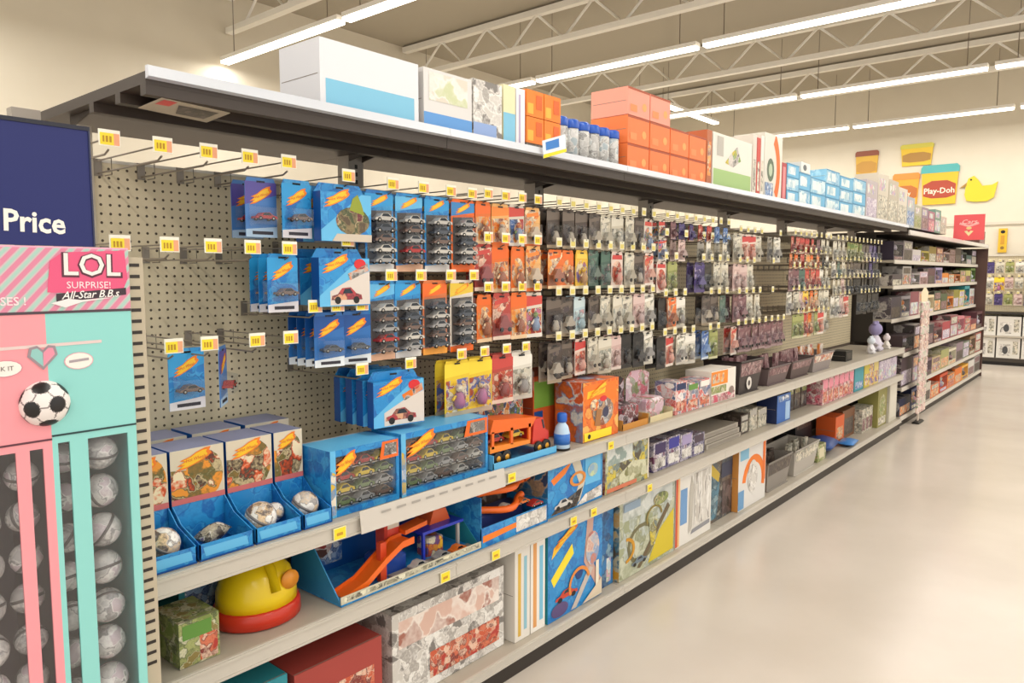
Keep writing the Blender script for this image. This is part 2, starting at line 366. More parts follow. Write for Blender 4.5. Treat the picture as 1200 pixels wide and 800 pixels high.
KIND['single_white'] = mk_single(M('#2a6db5', .35), HWD, M('#e4ebf0'), 2)
KIND['single_violet'] = mk_single(M('#4a7fc1', .35), M('#5a4fa0', .35), M('#a9c4dd'), 0)
def mk_stack(body, top, low, seq, w=.122, h=.262):
    c = ncard(w, h, body); y = -.0018
    c.flat([(-w / 2, -h * .2), (w / 2, -h * .13), (w / 2, 0), (-w / 2, 0)], y, top)
    c.flame(-w * .02, -h * .085, w * .7, h * .11, y - .0006, .25, False); slot(c)
    c.flat([(-w / 2, -h), (w / 2, -h), (w / 2, -h * .88), (-w / 2, -h * .92)], y, low)
    c.flat([(-w * .44, -h * .9), (w * .44, -h * .87), (w * .44, -h * .2), (-w * .44, -h * .22)], y - .0003, M('#57524f'))
    out = [('card', c.mesh('card')), ('blister', bubble(-w * .44, w * .44, -h * .93, -h * .17, .036).mesh('blister'))]
    for k, q in enumerate(seq): out.append(('toy_car', CARS[q], (0, -.018, -h * .90 + k * .035), 1.28))
    return out
KIND['stack_blue'] = mk_stack(HWB, M('#2b9ad8', .35), M('#d8d4d0'), (1, 9, 8, 2, 5))
KIND['stack_blue_red'] = mk_stack(HWB, HWL, M('#e0b090'), (8, 0, 1, 8, 5))
KIND['stack_orange'] = mk_stack(ORG, M('#3a86c4', .35), ORG, (1, 5, 2, 9, 1))
KIND['stack_orange_top'] = mk_stack(M('#d9733a', .35), ORG, M('#efa13a'), (2, 8, 1, 5, 2))
KIND['stack_white'] = mk_stack(M('#e8dccd', .35), M('#e7c33c', .35), ORG, (2, 1, 8, 2, 1))
def mk_card(body, top, pic, low, w=.1, h=.15, bub='#8d8783', deep=.03, var=0):
    c = ncard(w, h, body); y = -.0018; q = M(bub, .3)
    if var == 0:
        c.flat([(-w / 2, -h * .26), (w / 2, -h * .2), (w / 2, 0), (-w / 2, 0)], y, top)
        c.flat([(-w * .45, -h * .98), (w * .45, -h * .98), (w * .45, -h * .28), (-w * .45, -h * .32)], y - .0004, pic)
    elif var == 1:
        c.flat([(-w / 2, -h * .7), (w / 2, -h * .1), (w / 2, 0), (-w / 2, 0)], y, pic)
        c.flat([(-w * .4, -h * .2), (w * .38, -h * .12), (w * .38, -h * .03), (-w * .4, -h * .1)], y - .0006, top)
        c.flat([(-w / 2, -h * .99), (w * .3, -h * .99), (-w / 2, -h * .55)], y - .0004, q)
    else:
        c.ell(0, -h * .55, w * .46, h * .36, y, pic); c.flat([(-w * .44, -h * .15), (w * .44, -h * .15), (w * .4, -h * .02), (-w * .4, -h * .02)], y - .0004, top)
        c.ell(w * .26, -h * .84, w * .14, h * .08, y - .0008, q)
    slot(c, y - .001); c.flat([(-w / 2, -h), (w / 2, -h), (w / 2, -h * .9), (-w / 2, -h * .92)], y - .0008, low)
    fig = MB(); hh = h * .36
    if var == 1:
        fig.prism([(-w * .36 + a * w * .72, -h * .8 + b * hh) for a, b in CARP], -deep * .85, -.004, q)
        for k in (-.22, .22): fig.lathe([(h * .055, -.004), (h * .055, .003)], BLACK, (k * w, -deep * .85, -h * .76), 8, 'y')
    else:
        fig.lathe([(w * .13, 0), (w * .2, hh * .3), (w * .13, hh * .75), (w * .07, hh * .85)], q, (0, -deep * .45, -h * .84), 8)
        fig.ball((0, -deep * .45, -h * .46), w * .12, pic, 8)
        for sx in (-1, 1): fig.tube([(sx * w * .12, -deep * .45, -h * .58), (sx * w * .28, -deep * .5, -h * .68)], w * .045, pic, 5)
    return [('card', c.mesh('card')), ('blister', bubble(-w * .42, w * .42, -h * .88, -h * .32, deep).mesh('blister')), ('toy', fig.mesh('toy'))]
P_PALE = B(['#cfc6b2', '#e7e0cf', '#a59c89', '#8c9084', '#d9d3c4', '#746b5e'], 60)
P_DARK = B(['#3a302a', '#54483f', '#2a2320', '#6f6257', '#463a3d'], 60)
P_ORG = B(['#e06a24', '#f0a64a', '#c9c0ae', '#8a3a24', '#f3d9b0'], 60)
P_RED = B(['#b53a32', '#d97b5a', '#7a2526', '#e9c9b0', '#c95a3a'], 60)
P_MAR = B(['#6b4047', '#8f6a6c', '#49292f', '#b59a98', '#7a5254'], 60)
P_YEL = B(['#ecc42a', '#c98f2b', '#e9dfc0', '#8f5d7a', '#3f6fb0', '#b5532a'], 55)
P_GRN = B(['#7f8f4a', '#a8ac6e', '#4d5a33', '#d3cfae', '#8c7a44'], 60)
P_BLU = B(['#3c66a8', '#9fb9d6', '#23407a', '#dfe4e8'], 60)
P_BLK = B(['#15130f', '#26211e', '#3a3531', '#0d0c0b'], 60)
P_LAV = B(['#b7a6bd', '#d8cfd8', '#8e7a9c', '#efe9ec'], 60)
def mkc(k, *a, **kw):
    for v in range(3): KIND[k + str(v)] = mk_card(*a, var=v, **kw)
    KIND[k] = KIND[k + '0']
mkc('O', M('#e2702a'), ORG, P_ORG, M('#e9c9a0'), bub='#9a5a3a')
mkc('o', M('#e9b06a'), M('#ef8a3a'), P_ORG, M('#d96a2a'), bub='#c9b49a')
mkc('Y', M('#e7c52e'), M('#f1d53a'), P_YEL, M('#b5a68f'), w=.125, h=.205, bub='#a5678a')
mkc('y', M('#e6b83a'), M('#f0cf55'), P_YEL, M('#d9cfae'), bub='#b58a5a')
mkc('D', M('#4a3d35'), M('#6c5f54'), P_DARK, M('#a5947c'), bub='#a89c8c')
mkc('P', M('#c9c0ab'), M('#d9d2c0'), P_PALE, M('#b8ae9a'), bub='#a9a08f')
mkc('W', M('#dcd6c9'), M('#ebe6da'), P_PALE, M('#c5bfb2'), bub='#8f8a85')
mkc('R', M('#b5443a'), M('#c9473f'), P_RED, M('#e4cdbb'), bub='#8c3a34')
mkc('r', M('#e1cbbf'), M('#c9423d'), P_RED, M('#e9ddd2'), bub='#cf9a8a')
mkc('T', M('#3f5a50'), M('#4a6a5c'), B(['#3c5a4e', '#6d8a7a', '#28362f', '#8f7f7a'], 60), M('#54685c'), bub='#5d7068')
mkc('U', M('#6d474b'), M('#7d5357'), P_MAR, M('#a58a8a'), bub='#8a666a')
mkc('S', M('#c9aaa2'), M('#d8bdb5'), B(['#c9a39c', '#e3d0c6', '#a5807a', '#8c706a'], 60), M('#d9c9bf'), bub='#b59a94')
mkc('G', M('#8d9152'), M('#a3a564'), P_GRN, M('#c9c6a0'), bub='#77793f')
mkc('B', M('#4a72b0'), M('#3c62a6'), P_BLU, M('#cfd8e0'), bub='#7f9cc6')
mkc('b', M('#b5c9cf'), M('#c6d6d8'), B(['#a9c3c9', '#d5dfdc', '#7f9298', '#c99a9a'], 60), M('#d9dfdf'), bub='#93a8ae')
mkc('K', M('#1a1714'), M('#221e1b'), P_BLK, M('#2b2622'), bub='#2a2725')
mkc('V', M('#3b2f5c'), M('#4a3a78'), B(['#3a2c5c', '#6a5a94', '#231a38', '#a596b8'], 60), M('#5a4a7a'), bub='#54467a')
mkc('L', M('#8a8a4a'), M('#5f7a34'), P_GRN, M('#4a4a2c'), bub='#6d6a3a')
mkc('X', M('#d8cdbd'), M('#cf4a3f'), JUMBLE, M('#e6dfd4'), bub='#7f8fa8')
DESC = dict(O='orange carded toy car', o='pale orange carded toy car', Y='tall yellow carded toy', y='small yellow carded toy', D='dark brown carded toy', P='pale beige carded toy', W='off-white carded toy',
            R='red carded toy', r='red and white carded toy', T='dark green carded toy', U='maroon carded toy', S='dusty pink carded toy', G='olive carded toy', B='blue carded toy', b='pale blue carded toy',
            K='black carded toy', V='violet carded toy', L='green-topped carded toy', X='multicoloured carded toy')
def hang(kind, X, Y, Z, label, group, rz=0.0, sc=.95):
    """Z is the height of the hook's label wire; the hang hole sits on the arm below it"""
    nm = 'multipack_box' if kind.startswith('box') else 'tall_car_pack' if kind.startswith('stack') else 'carded_toy_car' if kind.startswith('single') else 'carded_toy'
    t = thing(nm, label, 'toy pack', (X, Y, Z - .038), group, rz); t.scale = sc if isinstance(sc, tuple) else (sc,) * 3
    for p in KIND[kind]:
        o = put(p[0], p[1], t, p[2] if len(p) > 2 else (0, 0, 0))
        if len(p) > 3: o.scale = (p[3],) * 3
    return t
NTH = ['front', 'second', 'third', 'fourth', 'fifth']
def hang_stack(kind, X, Z, n, desc, where, group, y0=-.375, dy=.05, rz=0.0, sc=.95):
    """n packs one behind another on the same hook, the front one at y0 from the board"""
    for k in range(n):
        hang(kind, X, YB + y0 + k * dy, Z, f'{NTH[k]} {desc} {where}', group, rz + random.uniform(-.05, .05), sc)

# first two bays, as seen: (X, Z of tag) of every hook
for i, X in enumerate((0.750, 0.875, 0.994, 1.111, 1.232)): hook(X, 1.868, f'empty wire peg hook with yellow tag, {ordn[i]} from left in top row')
for i, X in enumerate((0.763, 0.882, 0.997, 1.111, 1.227)): hook(X, 1.624, f'wire peg hook with yellow tag, {ordn[i]} from left in second row')
for i, X in enumerate((0.882, 0.977, 1.116, 1.223)): hook(X, 1.368, f'wire peg hook with yellow tag, {ordn[i]} from left in low sparse row')
hook(1.433, 1.654, 'peg hook holding the blue race track multipack')
hook(1.441, 1.850, 'peg hook holding the blue jeep multipack')
for i, X in enumerate((1.309, 1.390, 1.484)): hook(X, 1.455, f'peg hook just below race track multipack, {ordn[i]} from left')
for i, X in enumerate((1.479, 1.685)): hook(X, 1.251, ['peg hook holding the lowest blue multipack', 'peg hook right of the lowest blue multipack'][i])
for i, X in enumerate((1.618, 1.753, 1.884, 1.993)): hook(X, 1.842, f'peg hook holding tall car stack pack, {ordn[i]} in top row')
for i, X in enumerate((1.605, 1.737, 1.880, 2.000)): hook(X, 1.547, f'peg hook holding tall car stack pack, {ordn[i]} in lower row')
# blue multipacks
hang_stack('box_jeep', 1.422, 1.850, 2, 'blue jeep multipack box', 'at top of first bay', 'blue jeep multipacks', -.375, .09)
hang('single_blue', 1.278, YB - .365, 1.850, 'narrow blue carded car left of jeep multipack', 'blue carded cars')
hang('single_violet', 1.183, YB - .33, 1.850, 'front dark blue carded car at upper left of packs', 'blue carded cars'); hang('single_violet', 1.192, YB - .24, 1.850, 'second dark blue carded car at upper left of packs', 'blue carded cars')
hang_stack('box_race', 1.410, 1.654, 2, 'blue race track multipack box', 'in first bay', 'blue race multipacks', -.375, .09)
hang_stack('single_blue', 1.218, 1.635, 3, 'blue carded car with white base', 'left of race track multipack', 'blue carded cars', -.375, .045)
for X, w in ((1.375, 'left'), (1.479, 'right')):
    hang_stack('single_white', X, 1.460, 4, 'slanted blue and white carded car', f'on {w} hook below race multipack', 'blue and white carded cars', -.375, .045, -.16)
hang_stack('box_race', 1.626, 1.256, 4, 'blue race multipack', 'on lowest hook of first bay', 'lowest blue multipacks', -.375, .06, -.12, .98)
hang('single_blue', 0.961, YB - .30, 1.377, 'lone blue carded car on sparse lower hook', 'lone carded cars')
t = hang('single_violet', 1.066, YB - .30, 1.375, 'carded car turned edge-on beside the lone blue one', 'lone carded cars', .88)
# tall stacks of cars
for X, k, d in ((1.579, 'stack_blue', 'blue tall stack pack'), (1.707, 'stack_blue_red', 'blue and red tall stack pack'), (1.837, 'stack_blue', 'blue tall stack pack'), (1.968, 'stack_orange', 'orange tall stack pack')):
    i = round((X - 1.579) / .130); hang_stack(k, X, 1.845, 2, d + ' of grey cars', f'{ordn[i]} from left in upper row', 'tall car stack packs', -.375, .05)
for X, k, d in ((1.585, 'stack_blue_red', 'blue tall stack pack'), (1.698, 'stack_blue', 'blue tall stack pack'), (1.824, 'stack_orange_top', 'orange tall stack pack'), (1.959, 'stack_white', 'white-edged tall stack pack')):
    i = round((X - 1.585) / .125); hang_stack(k, X, 1.555, 2, d + ' of grey cars', f'{ordn[i]} from left in lower row', 'tall car stack packs', -.375, .05)
# rest of the bays: rows of small packs; one letter for each hook, '.' leaves the board bare, '-' is an empty hook
GRID = [
 (1, 2.080, .0998, [(1.849, 'OoXo'), (1.688, 'ROOo'), (1.5025, 'OROX')], 2, 'toy packs in the second bay', 1.02),
 (2, 2.522, 0.0988, [(1.852, 'DDDDPPPDX'), (1.683, 'OOyTTrPDr'), (1.479, 'DDbDPPPSW'), (1.289, 'DDrPPSKKW')], 2, 'toy packs in the third bay', 0.950),
 (3, 3.448, 0.1064, [(1.856, 'XUVVRRBB'), (1.765, 'X.S.-W.P'), (1.645, 'rG..VKPP'), (1.455, 'KOW..DDT'), (1.251, 'KrWW.BG.')], 2, 'toy packs in the fourth bay', 0.950),
 (4, 4.370, 0.1083, [(1.826, 'PrrP..W.'), (1.640, 'SSP..-..'), (1.450, 'UUPP.-..'), (1.256, 'rUUUUUUU')], 2, 'toy packs in the fifth bay', 0.969),
 (5, 5.301, 0.1121, [(1.845, 'RRRRRUPP'), (1.726, 'OORoOOKW'), (1.617, 'UUTRRRWP'), (1.455, 'WPSyOoPP'), (1.289, '.GGROGrP')], 1, 'toy packs in the sixth bay', 0.997),
 (6, 6.270, 0.1187, [(1.845, 'PPPLLLLDDVVK'), (1.683, 'WTPDDDDDKVKK'), (1.540, 'PPSKKKKKKKKK'), (1.403, 'WWSr..KKKKKK')], 1, 'toy packs in the last bay', 1.026)]
for bay, X0, dx, rows, deep, grp, sc in GRID:
    for ri, (Z, srow) in enumerate(rows):
        n = len(srow)
        for ci, ch in enumerate(srow):
            if ch == '.': continue
            X = X0 + ci * dx; where = f'{ordn[ci]} hook of {ROWN[ri]} row, {BAY[bay]} bay'
            hook(X, Z, ('empty peg hook, ' if ch == '-' else 'peg hook with packs, ') + where)
            if ch == '-': continue
            dd = deep if ch != 'Y' else min(deep, 2)
            gaps = [Z - z2 for z2, _ in rows if z2 < Z - .01]; sr = min(sc * 1.12, (min(gaps) if gaps else .3) / .160); vr = str(random.choice((0, 0, 1, 1, 2)))
            sr *= random.uniform(.93, 1.0)
            for k in range(dd):
                hang(ch + vr, X + random.uniform(-.004, .004), YB - .375 + k * .05 + random.uniform(-.006, .006), Z - random.uniform(0, .006), f'{NTH[k]} {DESC[ch]}, {where}', grp, random.uniform(-.12, .12), (min(sr, dx / .1035), .95, sr))
# yellow tall packs at the foot of the second bay
for i, (X, k) in enumerate(((1.933, 'Y'), (2.057, 'Y'), (2.185, 'R'), (2.304, 'W'))):
    Z = 1.262; hook(X, Z, f'peg hook low in second bay, {ordn[i]} from left')
    hang_stack(k, X, Z, 2, DESC[k], f'{ordn[i]} from left low in second bay', 'low packs in the second bay', -.375, .05, -.1, .95 if k == 'Y' else 1.19)

# ------------------------------------------------------------------ printed cartons
def art(f, w, h, y, layers):
    """layers in shares of the face: rect, polygon, ellipse, lettering, flame emblem, car picture"""
    for i, L in enumerate(layers):
        k = L[0]; yy = y - .0005 * (i + 1); X = lambda u: (u - .5) * w; Z = lambda v: v * h
        if k == 'r': f.flat([(X(L[1]), Z(L[2])), (X(L[3]), Z(L[2])), (X(L[3]), Z(L[4])), (X(L[1]), Z(L[4]))], yy, L[5])
        elif k == 'p': f.flat([(X(a), Z(b)) for a, b in L[1]], yy, L[2])
        elif k == 'e': f.ell(X(L[1]), Z(L[2]), L[3] * w, L[4] * h, yy, L[5])
        elif k == 't': f.text(L[1], X(L[2]), Z(L[3]), L[4] * h, yy, L[5], *(L[6:]))
        elif k == 'f': f.flame(X(L[1]), Z(L[2]), L[3] * w, L[4] * h, yy, L[5] if len(L) > 5 else .25)
        elif k == 'c': f.car2(X(L[1]), Z(L[2]), L[3] * w, L[4] * h, yy, L[5])
        elif k == 'arc':   # loop of track
            cx, cy, r0, r1, a0, a1 = L[1:7]; n = 14; A = [a0 + (a1 - a0) * q / n for q in range(n + 1)]
            for q in range(n):
                f.flat([(X(cx + r1 * math.cos(A[q])), Z(cy + r1 * math.sin(A[q]))), (X(cx + r0 * math.cos(A[q])), Z(cy + r0 * math.sin(A[q]))), (X(cx + r0 * math.cos(A[q + 1])), Z(cy + r0 * math.sin(A[q + 1]))), (X(cx + r1 * math.cos(A[q + 1])), Z(cy + r1 * math.sin(A[q + 1])))][::-1], yy, L[7])
def carton(label, X0, X1, Z0, h, base, layers=(), Yf=1.80, dep=.2, side=None, top=None, name='toy_box', cat='toy box', group=None, rz=0.0):
    w = X1 - X0 - .003
    t = thing(name, label, cat, ((X0 + X1) / 2, Yf + dep / 2, Z0), group, rz)
    b = MB().box(-w / 2, w / 2, -dep / 2, dep / 2, .0008, h, base, side=side, top=top or side)
    e = .0012; ed = M('#8c8276', .6)
    b.box(-w / 2 + e, w / 2 - e, -dep / 2 + .004, -dep / 2 + .006, h, h + .0008, ed).box(-w / 2 - .0008, -w / 2, -dep / 2 + .01, dep / 2 - .01, h * .5, h * .5 + .002, ed)
    put('carton', b, t)
    if layers:
        f = MB(); art(f, w, h, -dep / 2, layers); put('front_print', f, t)
    return t
SKY = M('#7fc0dd'); CREAM = M('#e8dfcb'); GRYL = M('#b9b4aa'); GRN = M('#5f8f3a'); TEAL = M('#2b8f9c'); NAVY = M('#1b2a55'); PNK = M('#e58fa0'); LAV = M('#a99bc4')
MONST = B(['#e8932a', '#8a6a2f', '#5f5a2a', '#c9b58a', '#3a2a20', '#d8541f', '#e9d9b5'], 38)
TRACK = B(['#9aa07a', '#c9cbb4', '#6f6a3c', '#d8c23a', '#7f8f8a', '#544a3a'], 26)
GREYISH = B(['#cfcac2', '#efece6', '#a39d96', '#e2ddd6', '#7f7a75'], 34)
PURP = B(['#4a3f73', '#c9c2cf', '#2b2547', '#8a86a0', '#e9e4e6', '#6a3a5a'], 40)
DKMIX = B(['#2a2320', '#4c5a63', '#6b5a4a', '#1a1614', '#8f8a80'], 34)
REDMIX = B(['#1d1216', '#a8283a', '#2a1a20', '#d8c9cf', '#6a2a34', '#241a1c'], 34)
PINKMIX = B(['#c9566a', '#e9a9b0', '#8a3a4a', '#e9d9d3', '#a55a5f'], 40)
PASTEL = B(['#b7c9cf', '#e7e2d8', '#9fb59a', '#d8a9b0', '#a59ac0'], 30)

# --- display cases of foil mystery balls at the left end of the deck
def mystery_case(X0, X1, label, Yb=1.93, tray=True):
    w = X1 - X0 - .006; t = thing('mystery_ball_case', label, 'display case', ((X0 + X1) / 2, Yb, .82), 'blue display cases of mystery balls')
    put('back_box', MB().box(-w / 2, w / 2, 0, .13, .001, .262, HWB, side=HWD, top=M('#8a8fb0')), t)
    p = MB(); y = -.0008
    p.flat([(-w / 2, .115), (w / 2, .115), (w / 2, .262), (-w / 2, .262)], y, M('#d9cdb6'))
    p.ell(w * .12, .185, w * .36, .068, y - .0006, MONST); p.flat([(-w / 2, .115), (-w * .1, .115), (w * .05, .2), (-w / 2, .21)], y - .001, MONST)
    p.flat([(-w / 2, .115), (w / 2, .115), (w / 2, .13), (-w / 2, .13)], y - .0014, M('#c96a6a'))
    p.flame(-w * .08, .232, w * .7, .045, y - .0018, .12)
    put('front_print', p, t)
    if tray:
        d = .145; b = MB()
        b.box(-w / 2, w / 2, -d, -.001, .001, .006, HWD)
        b.xprism([(-.001, .006), (-d, .006), (-d, .045), (-.05, .075), (-.001, .115)], -w / 2, -w / 2 + .003, HWB)
        b.xprism([(-.001, .006), (-d, .006), (-d, .045), (-.05, .075), (-.001, .115)], w / 2 - .003, w / 2, HWB)
        b.box(-w / 2, w / 2, -d, -d + .003, .006, .045, HWB); b.flat([(-w * .4, .012), (w * .4, .012), (w * .36, .036), (-w * .44, .036)], -d - .0006, HWL)
        put('tray', b, t)
    return t
mystery_case(.765, .882, 'leftmost blue mystery ball case beside the tall pink display')
mystery_case(.884, 1.040, 'second blue mystery ball case from left on the deck')
mystery_case(1.042, 1.190, 'third blue mystery ball case from left on the deck')
mystery_case(1.192, 1.295, 'rightmost blue mystery ball case beside the car cases')
for i, (a, b) in enumerate(((.86, 1.02), (1.03, 1.19), (1.2, 1.36))): mystery_case(a, b, f'mystery ball case in the back row, {ordn[i]} from left', 2.10, False)
FOIL = B(['#d9d4cf', '#f3f0ea', '#8f8a88', '#bdb5ae', '#e7c9a0', '#6a5f5a'], 55, .25)
def foil_ball(X, Y, Z, r, label, m=FOIL):
    o = tag(put('foil_ball', MB().ball((0, 0, 0), r, m, 18).lathe([(r * 1.01, -.004), (r * 1.01, .004)], M('#7f7a78', .3), (0, 0, 0), 18), None, (X, Y, Z), (.5, .3, .4)), label, 'toy ball', 'wrapped balls in the blue cases')
foil_ball(.822, 1.845, .872, .042, 'crinkled white wrapped ball in leftmost blue case')
foil_ball(1.092, 1.84, .874, .044, 'white wrapped ball at front of third blue case'); foil_ball(1.157, 1.875, .866, .027, 'tan and white wrapped ball in third blue case')
foil_ball(1.243, 1.85, .872, .04, 'striped wrapped ball in rightmost blue case')
def pouch(X, Y, Z, L, h, m, label, rot=(0, 0, 0), cat='foil pouch', grp='foil pouches in the blue cases', par=None):
    vs = []; n = 8; fs = []
    for i in range(n + 1):
        s_ = -1 + 2 * i / n; th = max(.03, (1 - s_ * s_)) ** .6 * h * .5
        for k in range(8):
            a = 2 * math.pi * k / 8; vs.append((s_ * L / 2, math.cos(a) * L * .28, math.sin(a) * th))
    for i in range(n):
        for k in range(8): fs.append((i * 8 + k, i * 8 + (k + 1) % 8, (i + 1) * 8 + (k + 1) % 8, (i + 1) * 8 + k))
    fs += [tuple(range(7, -1, -1)), tuple(range(n * 8, n * 8 + 8))]
    o = put('foil_pouch', MB().add(vs, fs, m, True), None, (X, Y, Z), rot); return tag(o, label, cat, grp)
pouch(.962, 1.862, .86, .09, .05, B(['#4a423c', '#b8b09c', '#2a2522', '#d9d2c0', '#6a5a7a'], 50, .25), 'dark crinkled foil pouch lying in second blue case', (0, -.1, .3))
pouch(.935, 1.815, .836, .05, .018, B(['#7fb0c9', '#cfe0e4', '#4a86a8'], 50, .25), 'pale blue foil pouch at front of second case', (0, .1, -.2))

# --- two windowed cases of small cars
def car_case(X0, X1, h, rows, cols, label):
    w = X1 - X0 - .006; d = .16; t = thing('car_multipack_case', label, 'toy box', ((X0 + X1) / 2, 1.965, .82), 'windowed cases of small cars')
    b = MB().box(-w / 2, w / 2, -.01, 0, .001, h, M('#b9b2b4')).box(-w / 2, -w / 2 + .02, -d, -.01, .001, h, HWL, side=HWB).box(w / 2 - .012, w / 2, -d, -.01, .001, h, HWB)
    b.box(-w / 2 + .02, w / 2 - .012, -d, -.01, .001, .02, HWB).box(-w / 2 + .02, w / 2 - .012, -d, -.01, h - .02, h, HWB, top=HWL)
    put('carton', b, t)
    p = MB(); y = -d - .0008
    p.flame(-w * .3, h - .045, w * .34, .06, y, .2, True); p.flat([(w * .2, h - .06), (w / 2 - .004, h - .06), (w / 2 - .004, h - .004), (w * .24, h - .004)], y, ORG)
    p.flat([(w * .26, h - .05), (w * .46, h - .05), (w * .46, h - .012), (w * .28, h - .012)], y - .0006, GREYCARS)
    put('front_print', p, t); p = MB()
    p.flat([(-w / 2 + .001, .01), (-w / 2 + .018, .01), (-w / 2 + .018, h - .07), (-w / 2 + .001, h - .06)], y, B(['#d9b53a', '#3f86c4', '#e7dcc8'], 50))
    put('side_print', p, t)
    put('window', MB().box(-w / 2 + .02, w / 2 - .012, -d + .002, -d + .003, .02, h - .02, CLEAR), t)
    cw = (w - .036) / cols; ch = (h - .05) / rows
    for r in range(rows):
        sh = put('car_tray', MB().box(-w / 2 + .021, w / 2 - .013, -d + .02, -.02, .02 + r * ch, .023 + r * ch, M('#c9c2b8')), t)
        for c in range(cols):
            put('toy_car', CARS[(r * 3 + c * 7 + rows) % 10], sh, (-w / 2 + .022 + cw * (c + .5), -d + .025, .024 + r * ch), scale=(cw / .075, 1.0, ch / .030))
car_case(1.300, 1.574, .205, 4, 3, 'smaller windowed case of toy cars right of the mystery balls')
car_case(1.578, 2.004, .212, 4, 5, 'wider windowed case of toy cars on the deck')
t = thing('shelf_sign_strip', 'long white paper strip along deck edge below the car cases', 'shelf sign', (1.69, YF - .016, .775), None)
put('strip', MB().xprism([(-.002, 0), (0, 0), (.008, .068), (.006, .068)], -.33, .33, M('#cbc4ba')), t)
pr = MB()
for k in range(9): pr.add([(-.25 + k * .062, .0015, .044), (-.212 + k * .062, .0015, .044), (-.212 + k * .062, .0023, .051), (-.25 + k * .062, .0023, .051)], [(0, 1, 2, 3)], M('#a29c94'))
put('faint_print', pr, t, (0, -.0005, 0))

# --- orange car transporter in an open blue tray
t = thing('car_transporter_tray', 'orange car transporter toy in an open blue tray', 'toy truck', (2.21, 1.88, .82))
b = MB().box(-.195, .195, -.09, .1, .001, .006, HWB).box(-.195, .195, -.09, -.087, .006, .03, HWL).box(-.195, -.192, -.09, .1, .006, .06, HWL).box(-.195, .195, .097, .1, .006, .2, HWB).xprism([(-.087, .006), (.097, .006), (.097, .2), (.03, .2)], -.194, -.19, HWL)
put('tray', b, t)
b = MB().prism([(-.18, .135), (.07, .125), (.1, .16), (-.16, .185)], -.06, .05, ORG).prism([(-.18, .06), (.06, .06), (.06, .075), (-.18, .085)], -.06, .05, M('#f08a2a', .35))
for x in (-.17, -.06, .05): b.box(x, x + .014, -.06, -.052, .075, .14, ORG).box(x, x + .014, .04, .048, .075, .14, ORG)
put('trailer', b, t)
b = MB().prism([(.08, .05), (.185, .05), (.185, .09), (.165, .1), (.15, .15), (.09, .15)], -.055, .045, M('#d2382c', .3)).prism([(.15, .105), (.16, .105), (.148, .142), (.138, .142)], -.0565, .0465, M('#1f2a33', .2))
put('cab', b, t)
for x in (-.14, -.09, .11, .16):
    put('wheel', MB().lathe([(.022, -.006), (.026, -.004), (.026, .004), (.022, .006)], BLACK, (0, 0, 0), 14, 'y').lathe([(.012, -.0068), (.012, .0068)], M('#e0a02a', .3), (0, 0, 0), 10, 'y'), t, (x, -.062, .034))
for x, c in ((-.12, 0), (.0, 7)): put('toy_car', CARS[c], t, (x, -.02, .087), scale=(1.3, 1.2, 1.5))
put('backdrop_card', MB().box(-.19, .19, .085, .088, .03, .215, JUMBLE), t)
carton('dark blue carton standing behind the orange transporter', 2.14, 2.42, .82, .23, NAVY, [('r', .1, .1, .9, .5, P_BLU), ('r', .05, .6, .95, .95, P_GRN)], 2.06, .16)
# small blue and white bottle-shaped toy at the deck edge
t = thing('bubble_bottle', 'small blue and white bottle at deck edge by the orange box', 'bottle', (2.462, 1.805, .8245))
put('bottle_body', MB().lathe([(.03, 0), (.034, .008), (.033, .07), (.027, .095), (.017, .108), (.016, .115)], M('#b9d3ea', .25), (0, 0, 0), 18), t)
put('label', MB().lathe([(.0347, .022), (.0342, .066)], M('#2f6fc4', .35), (0, 0, 0), 18), t); put('cap', MB().lathe([(.02, .115), (.021, .118), (.021, .145), (.016, .152)], M('#1f5fc0', .3), (0, 0, 0), 16), t)
put('foot_ring', MB().lathe([(.036, 0), (.036, .006)], BLACK, (0, 0, 0), 18), t)
ORX = B(['#e8641c', '#f08a2f', '#cf4f1c', '#f2b45a'], 22)
carton('large orange box with a yellow strip at deck edge', 2.606, 2.892, .821, .262, ORX, [('r', .06, .62, .94, .95, M('#f07a24')), ('p', [(.1, .72), (.6, .78), (.62, .88), (.12, .84)], FLY), ('e', .55, .46, .3, .24, B(['#7f776f', '#c9a27a', '#3a3f5a', '#d9d3cb', '#8a4a2a'], 30)), ('e', .55, .68, .1, .05, RED), ('e', .62, .44, .09, .09, M('#3a3a55')), ('e', .3, .6, .12, .1, P_ORG), ('p', [(.3, .25), (.45, .22), (.5, .5), (.36, .52)], M('#a5703f')), ('f', .4, .84, .6, .16), ('r', .02, .02, .78, .16, YEL), ('e', .15, .09, .04, .04, BLACK)], 1.80, .15, side=B(['#e06a24', '#a9502a', '#7f8fb0', '#d9d2c4', '#c9542a'], 20))
carton('orange box with a green patch behind the bottle', 2.50, 2.84, .821, .285, M('#d9612a'), [('r', .02, .5, .45, .92, M('#7fae45')), ('r', .02, .06, .2, .45, HWD), ('r', .5, .1, .95, .9, P_ORG)], 1.99, .2, side=M('#c24f28'))
